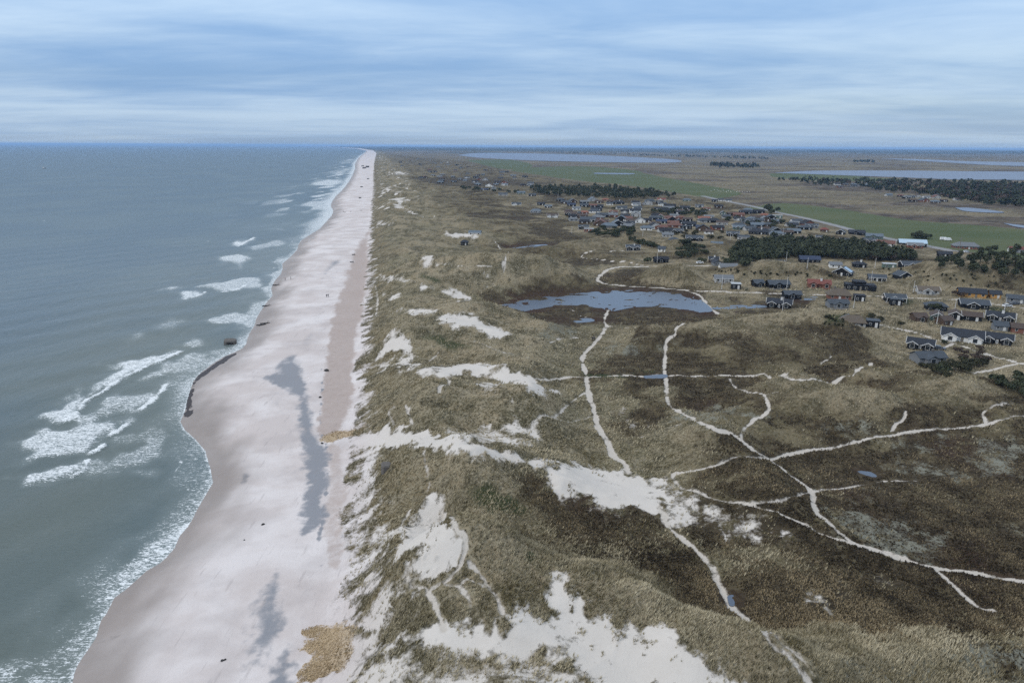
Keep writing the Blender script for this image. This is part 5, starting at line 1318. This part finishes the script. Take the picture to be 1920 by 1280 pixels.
blades('loose_straw', 6000, 220, np.where(straw > 0.35, 1.0, 0.0), 0.16, 0.05, 3, 0.9, ((0.22, 0.15, 0.08), (0.62, 0.48, 0.30)), 'golden loose straw strewn where the sand valleys reach the beach', 405)
hw = veg * ss(0.30, 0.75, heath2) * ss(0.3, 0.1, sand) * ss(0.3, 0.0, pondmask) * (1 - 0.8 * lich2)
blades('heather', 62000, 380, hw, 0.30, 0.075, 3, 0.1, ((0.034, 0.026, 0.016), (0.30, 0.238, 0.145)), 'dark brown heather covering the flat heath', 403)

# ------------------------------------------------------------------ flagpoles
FLAGS = [(1353,543,515,'in front of the long pale veranda house'),(1475,541,527,'before the large black summerhouse'),(1467,582,571,'below the black house with white chimney near the pond'),(1474,490,474,'right of the dark house below the pine belt'),(1513,504,493,'below the long blue-roofed house'),(1600,579,562,'right of the grey timber house'),
 (1633,529,513,'left of the black slate-roofed house by the modern house'),(1712,549,536,'at the left end of the low pale house'),(1640,503,490,'below the right end of the pine belt'),(1789,586,571,'above the small dark brown house'),(1883,582,557,'behind the black two-gabled house at the right edge'),(1756,608,599,'before the brown-roofed wing with green gable'),(1232,493,481,'before the lone black house'),(1205,444,431,'above the short hedge'),(1369,451,434,'left of the violet shed in the lower village'),(1467,449,427,'at the dark house with white deck'),(1046,373,358,'on the dunes left of the long wood'),(1373,477,467,'at the left end of the pine belt'),(1902,616,606,'before the red-brown house at the right edge'),(1072,438,426,'on the dune left of the big village hedge')]
for a_, b_, tpx, where in FLAGS:
    x, y, z, dep = place(a_, b_)
    hh = max(6.0, min(13.0, (b_ - tpx) / F * dep))
    root = empty('flagpole', (x, y, z), 0, 'white flagpole standing ' + where, 'flagpole', 'flagpoles beside the summerhouses')
    MB().tube(0, 0, -0.3, hh, 0.14, 0.08, 8).build('pole', WHITE, root); MB().tube(0, 0, hh, hh + 0.22, 0.12, 0.05, 8).build('finial', WHITE, root); MB().box(-0.25, 0.25, -0.25, 0.25, -0.3, 0.25).build('base', CONC, root)
x, y, z, dep = place(1796, 482)
root = empty('utility_mast', (x, y, z), 0, 'tall pale mast with two cross arms before the brick building', 'mast')
MB().tube(0, 0, -0.5, 13.5, 0.26, 0.14, 8).build('pole', TIMBER, root)
for zz in (10.5, 12.4): MB().box(-1.3, 1.3, -0.12, 0.12, zz, zz + 0.22).build('cross_arm', TIMBER, root)

# ------------------------------------------------------------------ cars
def car(px_, py_, col, rz, label, van=False):
    x, y, z, dep = place(px_, py_)
    root = empty('van' if van else 'parked_car', (x, y, z), rz, label, 'van' if van else 'car', 'parked vehicles')
    cm = flat_mat('car_paint', col, 0.3, 0.03, 1.0, 0.5); Lc, Wc = (5.4, 2.0) if van else (4.3, 1.75)
    prof = [(-Lc/2, 0.35), (Lc/2, 0.35), (Lc/2, 0.75), (Lc*0.46, 0.95), (Lc*0.28, 1.0), (-Lc*0.42, 1.0), (-Lc/2, 0.85)] if not van else [(-Lc/2, 0.35), (Lc/2, 0.35), (Lc/2, 1.0), (Lc*0.42, 1.25), (Lc*0.30, 2.25), (-Lc*0.47, 2.35), (-Lc/2, 2.2)]
    MB().prism([(a, b) for a, b in prof], -Wc/2, Wc/2, lambda a, b, z_: (b, a, z_)).build('body', cm, root)
    if not van:
        MB().hexa([(-Lc*0.42, -Wc/2+.06, 0.99), (Lc*0.28, -Wc/2+.06, 0.99), (Lc*0.28, Wc/2-.06, 0.99), (-Lc*0.42, Wc/2-.06, 0.99), (-Lc*0.30, -Wc/2+.2, 1.40), (Lc*0.10, -Wc/2+.2, 1.40), (Lc*0.10, Wc/2-.2, 1.40), (-Lc*0.30, Wc/2-.2, 1.40)]).build('cabin_glass', PANE, root)
        MB().box(-Lc*0.30, Lc*0.10, -Wc/2+.2, Wc/2-.2, 1.41, 1.46).build('car_roof', cm, root)
    else:
        MB().hexa([(Lc*0.425, -0.85, 1.28), (Lc*0.44, -0.85, 1.28), (Lc*0.44, 0.85, 1.28), (Lc*0.425, 0.85, 1.28), (Lc*0.315, -0.8, 2.12), (Lc*0.335, -0.8, 2.12), (Lc*0.335, 0.8, 2.12), (Lc*0.315, 0.8, 2.12)]).build('windscreen', PANE, root)
    for sx in (-1, 1):
        for sy in (-1, 1):
            n = 10; w = MB(); w.prism([(sx * Lc * 0.31 + 0.32 * math.cos(6.283 * i / n), 0.32 + 0.32 * math.sin(6.283 * i / n)) for i in range(n)], sy * (Wc/2 - 0.12), sy * (Wc/2 + 0.03), lambda a, b, z_: (b, a, z_))
            w.build('wheel', BLACKM, root)
car(1888, 575, (0.62, 0.63, 0.64), 0.2, 'white car parked before the dark grey house at the right edge')
car(1902, 571, (0.08, 0.09, 0.11), 0.1, 'dark car parked right of the white one at the right edge')
car(1312, 494, (0.66, 0.67, 0.68), 0.2, 'white car parked left of the black cottage with white chimney')
car(1760, 655, (0.10, 0.11, 0.13), -0.5, 'dark car parked between the two nearest houses')
car(1811, 473, (0.68, 0.69, 0.70), 0.3, 'white car below the big brick building')
car(1455, 440, (0.70, 0.70, 0.70), 0.1, 'white van in the lower village', True)
car(1769, 450, (0.72, 0.72, 0.72), -0.1, 'first white van beside the main road, the left of two', True)
car(1777, 451, (0.72, 0.72, 0.72), -0.1, 'second white van beside the main road, the right of two', True)

# ------------------------------------------------------------------ people (one skinned body each)
SKIN_M = flat_mat('skin', (0.42, 0.27, 0.20), 0.6, 0.05)
def person(px_, py_, rz, coat, trousers, label):
    x, y, z, dep = place(px_, py_)
    J = {'pelvis': (0, 0, .95, .15, .11), 'chest': (0, 0, 1.32, .19, .13), 'neck': (0, 0, 1.50, .06, .06), 'head': (0, .01, 1.62, .095, .105), 'top': (0, .01, 1.72, .07, .08)}
    for s, st in ((-1, .16), (1, -.16)):
        J['hip%d' % s] = (s * .10, 0, .88, .10, .10); J['knee%d' % s] = (s * .11, st * .6 + .04, .50, .07, .07); J['ankle%d' % s] = (s * .11, st, .08, .05, .05); J['toe%d' % s] = (s * .12, st + .17, .04, .04, .035)
        J['sho%d' % s] = (s * .20, 0, 1.42, .075, .075); J['elb%d' % s] = (s * .26, -st * .4, 1.15, .055, .055); J['wri%d' % s] = (s * .25, -st * .9 + .06, .92, .04, .04); J['fin%d' % s] = (s * .24, -st + .08, .80, .03, .03)
    E = [('pelvis', 'chest'), ('chest', 'neck'), ('neck', 'head'), ('head', 'top')]
    for s in (-1, 1):
        E += [('pelvis', 'hip%d' % s), ('hip%d' % s, 'knee%d' % s), ('knee%d' % s, 'ankle%d' % s), ('ankle%d' % s, 'toe%d' % s), ('chest', 'sho%d' % s), ('sho%d' % s, 'elb%d' % s), ('elb%d' % s, 'wri%d' % s), ('wri%d' % s, 'fin%d' % s)]
    bm = bmesh.new(); ly = bm.verts.layers.skin.verify(); V = {}
    for k, (a, b, c, r1, r2) in J.items():
        v = bm.verts.new((a, b, c)); v[ly].radius = (r1, r2); v[ly].use_root = (k == 'pelvis'); V[k] = v
    for a, b in E: bm.edges.new((V[a], V[b]))
    me = bpy.data.meshes.new('person'); bm.to_mesh(me); bm.free()
    o = bpy.data.objects.new('person', me); COL.objects.link(o)
    o.modifiers.new('skin', 'SKIN'); o.modifiers.new('sub', 'SUBSURF').render_levels = 1
    dg = bpy.context.evaluated_depsgraph_get(); m2 = bpy.data.meshes.new_from_object(o.evaluated_get(dg))
    o.modifiers.clear(); o.data = m2
    m2.materials.clear()
    for m in (flat_mat('coat', coat, 0.9), flat_mat('trousers', trousers, 0.9), SKIN_M, BLACKM): m2.materials.append(m)
    for p_ in m2.polygons:
        c = p_.center
        p_.material_index = 2 if (1.50 < c.z < 1.66 and c.y > -0.02) or (c.z < .9 and abs(c.x) > .2) else (3 if c.z > 1.6 or c.z < .1 else (0 if c.z > .86 else 1))
    o.location = (x, y, z); o.rotation_euler = (0, 0, rz)
    tag(o, label, 'person', 'people walking')
for a_, b_, rz, c1, c2, lb in ((612.5,557.5,0.2,(0.02,0.02,0.03),(0.02,0.02,0.025),'dark-clothed person walking on the beach, left of the close pair'),(615.5,557,0.1,(0.03,0.025,0.03),(0.02,0.02,0.03),'dark-clothed person walking on the beach, right of the close pair'),(535,526,1.4,(0.10,0.03,0.03),(0.02,0.02,0.03),'person by the water line, left of two walking apart'),(545.5,524,1.5,(0.02,0.02,0.04),(0.03,0.03,0.04),'person by the water line, right of two walking apart'),
        (1110.5,639,2.6,(0.02,0.02,0.03),(0.02,0.02,0.02),'dark-clothed person on the sandy footpath below the pond, left of two'),(1114,638.5,2.6,(0.03,0.04,0.06),(0.02,0.02,0.03),'dark-clothed person on the sandy footpath below the pond, right of two'),
        (644,398,0,(0.03,0.03,0.03),(0.02,0.02,0.03),'distant walker on the beach, leftmost of the far group'),(647,399.5,0,(0.05,0.02,0.02),(0.02,0.02,0.03),'distant walker on the beach, second of the far group'),(658,398.5,0,(0.03,0.03,0.05),(0.02,0.02,0.03),'distant walker on the beach, third of the far group'),(677,396.5,0,(0.03,0.03,0.03),(0.02,0.02,0.03),'distant walker near the dune foot, rightmost of the far group')):
    person(a_, b_, rz, c1, c2, lb)

# ------------------------------------------------------------------ bunkers, stones, driftwood, boat, sheep
def bunker(px_, py_, w, d, h, rot, tilt, label, z=None):
    if z is None: x, y, zz, dep = place(px_, py_)
    else: (x, y), zz = on_plane([(px_, py_)], z)[0], z
    root = empty('bunker', (x, y, zz), rot, label, 'bunker'); root.rotation_euler = (tilt, tilt * 0.6, rot)
    c = 0.16 * w
    lower = [(-w/2+c, -d/2), (w/2-c, -d/2), (w/2, -d/2+c), (w/2, d/2-c), (w/2-c, d/2), (-w/2+c, d/2), (-w/2, d/2-c), (-w/2, -d/2+c)]
    mb = MB(); n = 8
    mb.add([(a, b, -1.4) for a, b in lower] + [(a, b, h * 0.75) for a, b in lower] + [(a * 0.86, b * 0.84, h) for a, b in lower],
           [tuple(range(8))[::-1], tuple(range(16, 24))] + [(i, (i+1) % n, n + (i+1) % n, n + i) for i in range(n)] + [(n + i, n + (i+1) % n, 2*n + (i+1) % n, 2*n + i) for i in range(n)])
    mb.build('shell', CONC, root)
    MB().box(-w * 0.22, w * 0.22, -d/2 - 0.03, -d/2 + 0.3, h * 0.25, h * 0.6).build('embrasure', BLACKM, root)
bunker(432, 644, 4.6, 3.4, 1.7, 0.3, 0.12, 'dark tilted concrete bunker standing in the surf', 0.0)
for k, (a_, b_, w, d, h, lb) in enumerate(((683,316,11,8,4.0,'large far bunker on the beach, nearest of the far cluster'),(689,314,12,9,5.0,'large far bunker at the dune foot in the far cluster'),(680,312,9,7,3.0,'low far bunker at the seaward side of the far cluster'),(690,336,5,4,1.8,'small dark bunker at the dune foot beyond the far walkers'),(678,351,4.5,4,1.6,'small dark bunker in mid beach beyond the far walkers'),(675,372,3.5,3,1.5,'single dark bunker block in mid beach'),(724,877,2.6,2.0,1.0,'small dark bunker mouth buried in the near foredune'))):
    bunker(a_, b_, w, d, h, 0.3 * k, 0.05, lb)
def stone(px_, py_, r, label, name='stone'):
    x, y, z, dep = place(px_, py_)
    bm = bmesh.new(); bmesh.ops.create_icosphere(bm, subdivisions=2, radius=r)
    for v in bm.verts: v.co *= 1 + 0.28 * math.sin(v.co.x * 7 / r * .4 + px_) * math.cos(v.co.y * 5 / r * .5 + py_); v.co.z *= 0.62
    me = bpy.data.meshes.new(name); bm.to_mesh(me); bm.free(); me.materials.append(STONE)
    o = bpy.data.objects.new(name, me); COL.objects.link(o); o.location = (x, y, z + r * 0.25); tag(o, label, 'stone')
stone(493, 983, 0.32, 'single dark stone on the pale beach beside the gravel patch')
stone(416.5, 1238, 0.24, 'dark stone on the near beach, left of a close pair'); stone(421.5, 1236.5, 0.20, 'smaller dark stone on the near beach, right of a close pair')
stone(458, 1012, 0.16, 'tiny dark stone left of the single dark stone'); stone(612, 695, 0.75, 'dark rounded block at the foot of the brown beach strip')
stone(604, 831, 0.35, 'dark stone at the seaward tip of the upper straw patch'); stone(600, 745, 0.45, 'dark stone on the brown beach strip above the straw')
def log(px_, py_, l, rz, label):
    x, y, z, dep = place(px_, py_)
    root = empty('driftwood', (x, y, z), rz, label, 'driftwood')
    MB().prism([(0.28 * math.cos(k * .785), 0.25 + 0.26 * math.sin(k * .785)) for k in range(8)], -l / 2, l / 2, XA).build('log', STONE, root)
    MB().hexa([(l*.2, -.1, .3), (l*.2+.2, -.1, .3), (l*.2+.2, .1, .3), (l*.2, .1, .3), (l*.35, -.05, 1.3), (l*.35+.1, -.05, 1.3), (l*.35+.1, .05, 1.3), (l*.35, .05, 1.3)]).build('branch', STONE, root)
log(660, 492, 3.0, -0.5, 'dark driftwood trunk at the edge of the brown beach strip'); log(663, 478, 2.2, 0.2, 'smaller dark driftwood further up the beach strip')
for k, (a_, b_) in enumerate(((500,574),(497,607),(490,610),(518,535))): log(a_, b_, 4.0, 0.3, 'dark timber at the water line, %s from the sea end of the row' % nth(k + 1))
# small boat far out
bx, by = on_plane([(83, 316)], 0.0)[0]
root = empty('fishing_boat', (bx, by, 0), 0.15, 'small pale fishing boat far out on the sea', 'boat')
mb = MB(); st = [(-6.5, 1.7, 1.6), (-3, 2.1, 1.4), (2, 2.0, 1.6), (5.5, 1.0, 2.2), (7, 0.05, 2.6)]
vs = []
for a_, w_, h_ in st: vs += [(a_, -w_, h_), (a_, -w_ * .6, -.4), (a_, w_ * .6, -.4), (a_, w_, h_)]
fs = [(0, 1, 2, 3)] + [(4*i + j, 4*i + (j+1) % 4, 4*i + 4 + (j+1) % 4, 4*i + 4 + j) for i in range(4) for j in range(4)] + [(16, 17, 18, 19)]
mb.add(vs, fs).build('hull', WALL['greyw'], root)
MB().box(-4.5, -0.5, -1.3, 1.3, 1.4, 4.0).build('wheelhouse', WHITE, root); MB().tube(1.5, 0, 1.4, 8.0, 0.12, 0.06).build('mast', TIMBER, root)
# sheep on the meadow
WOOL = flat_mat('wool', (0.62, 0.60, 0.54), 0.95, 0.1, 6.0)
def sheep_mesh():
    bm = bmesh.new(); ly = bm.verts.layers.skin.verify()
    J = [(-.45, 0, .62, .24), (0, 0, .66, .29), (.42, 0, .68, .22), (.62, 0, .88, .12), (.82, 0, .84, .09)]
    V = [bm.verts.new(j[:3]) for j in J]
    for v, j in zip(V, J): v[ly].radius = (j[3], j[3])
    V[1][ly].use_root = True
    for a, b in zip(V, V[1:]): bm.edges.new((a, b))
    for par, sx in ((0, -.42), (2, .40)):
        for sy in (-.14, .14):
            k1 = bm.verts.new((sx, sy, .42)); k2 = bm.verts.new((sx + (.03 if par else -.05), sy, .2)); k3 = bm.verts.new((sx, sy, 0))
            for v, r in ((k1, .09), (k2, .05), (k3, .045)): v[ly].radius = (r, r)
            bm.edges.new((V[par], k1)); bm.edges.new((k1, k2)); bm.edges.new((k2, k3))
    me = bpy.data.meshes.new('sheep'); bm.to_mesh(me); bm.free()
    o = bpy.data.objects.new('sheep', me); COL.objects.link(o); o.modifiers.new('s', 'SKIN'); o.modifiers.new('u', 'SUBSURF')
    m2 = bpy.data.meshes.new_from_object(o.evaluated_get(bpy.context.evaluated_depsgraph_get()))
    bpy.data.objects.remove(o); m2.materials.clear(); m2.materials.append(WOOL); return m2
SHEEP = sheep_mesh()
rg = random.Random(8)
for k in range(16):
    x, y, z, dep = place(1334 + k * 4.7 + rg.uniform(-1.5, 1.5), 357.5 + k * 0.25 + rg.uniform(-1.2, 1.8))
    o = bpy.data.objects.new('sheep', SHEEP); COL.objects.link(o); o.location = (x, y, z); o.rotation_euler = (0, 0, rg.uniform(0, 6.28)); o.scale = (1.3, 1.3, 1.3)
    tag(o, 'tiny white sheep, %s from the left in the flock on the meadow' % nth(k + 1), 'sheep', 'flock of sheep on the meadow')
HAZE = 4.6e-5
# ------------------------------------------------------------------ the air: an even pale haze over land and sea
hz = bpy.data.meshes.new('haze')
bm = bmesh.new(); bmesh.ops.create_cube(bm, size=1.0)
for v in bm.verts:
    v.co = Vector((v.co.x * 140000, v.co.y * 66000 + 29000, -6.0 if v.co.z < 0 else 96.0))
bm.to_mesh(hz); bm.free()
HM = bpy.data.materials.new('haze'); HM.use_nodes = True
t = HM.node_tree; t.nodes.clear()
out = t.nodes.new('ShaderNodeOutputMaterial'); pv = t.nodes.new('ShaderNodeVolumePrincipled')
pv.inputs['Color'].default_value = (0.40, 0.64, 1.0, 1); pv.inputs['Density'].default_value = HAZE
L(t, pv.outputs[0], out.inputs['Volume'])
hz.materials.append(HM)
ho = bpy.data.objects.new('haze', hz); COL.objects.link(ho)
tag(ho, 'thin blue haze lying over the distant land and sea', 'haze', kind='stuff')
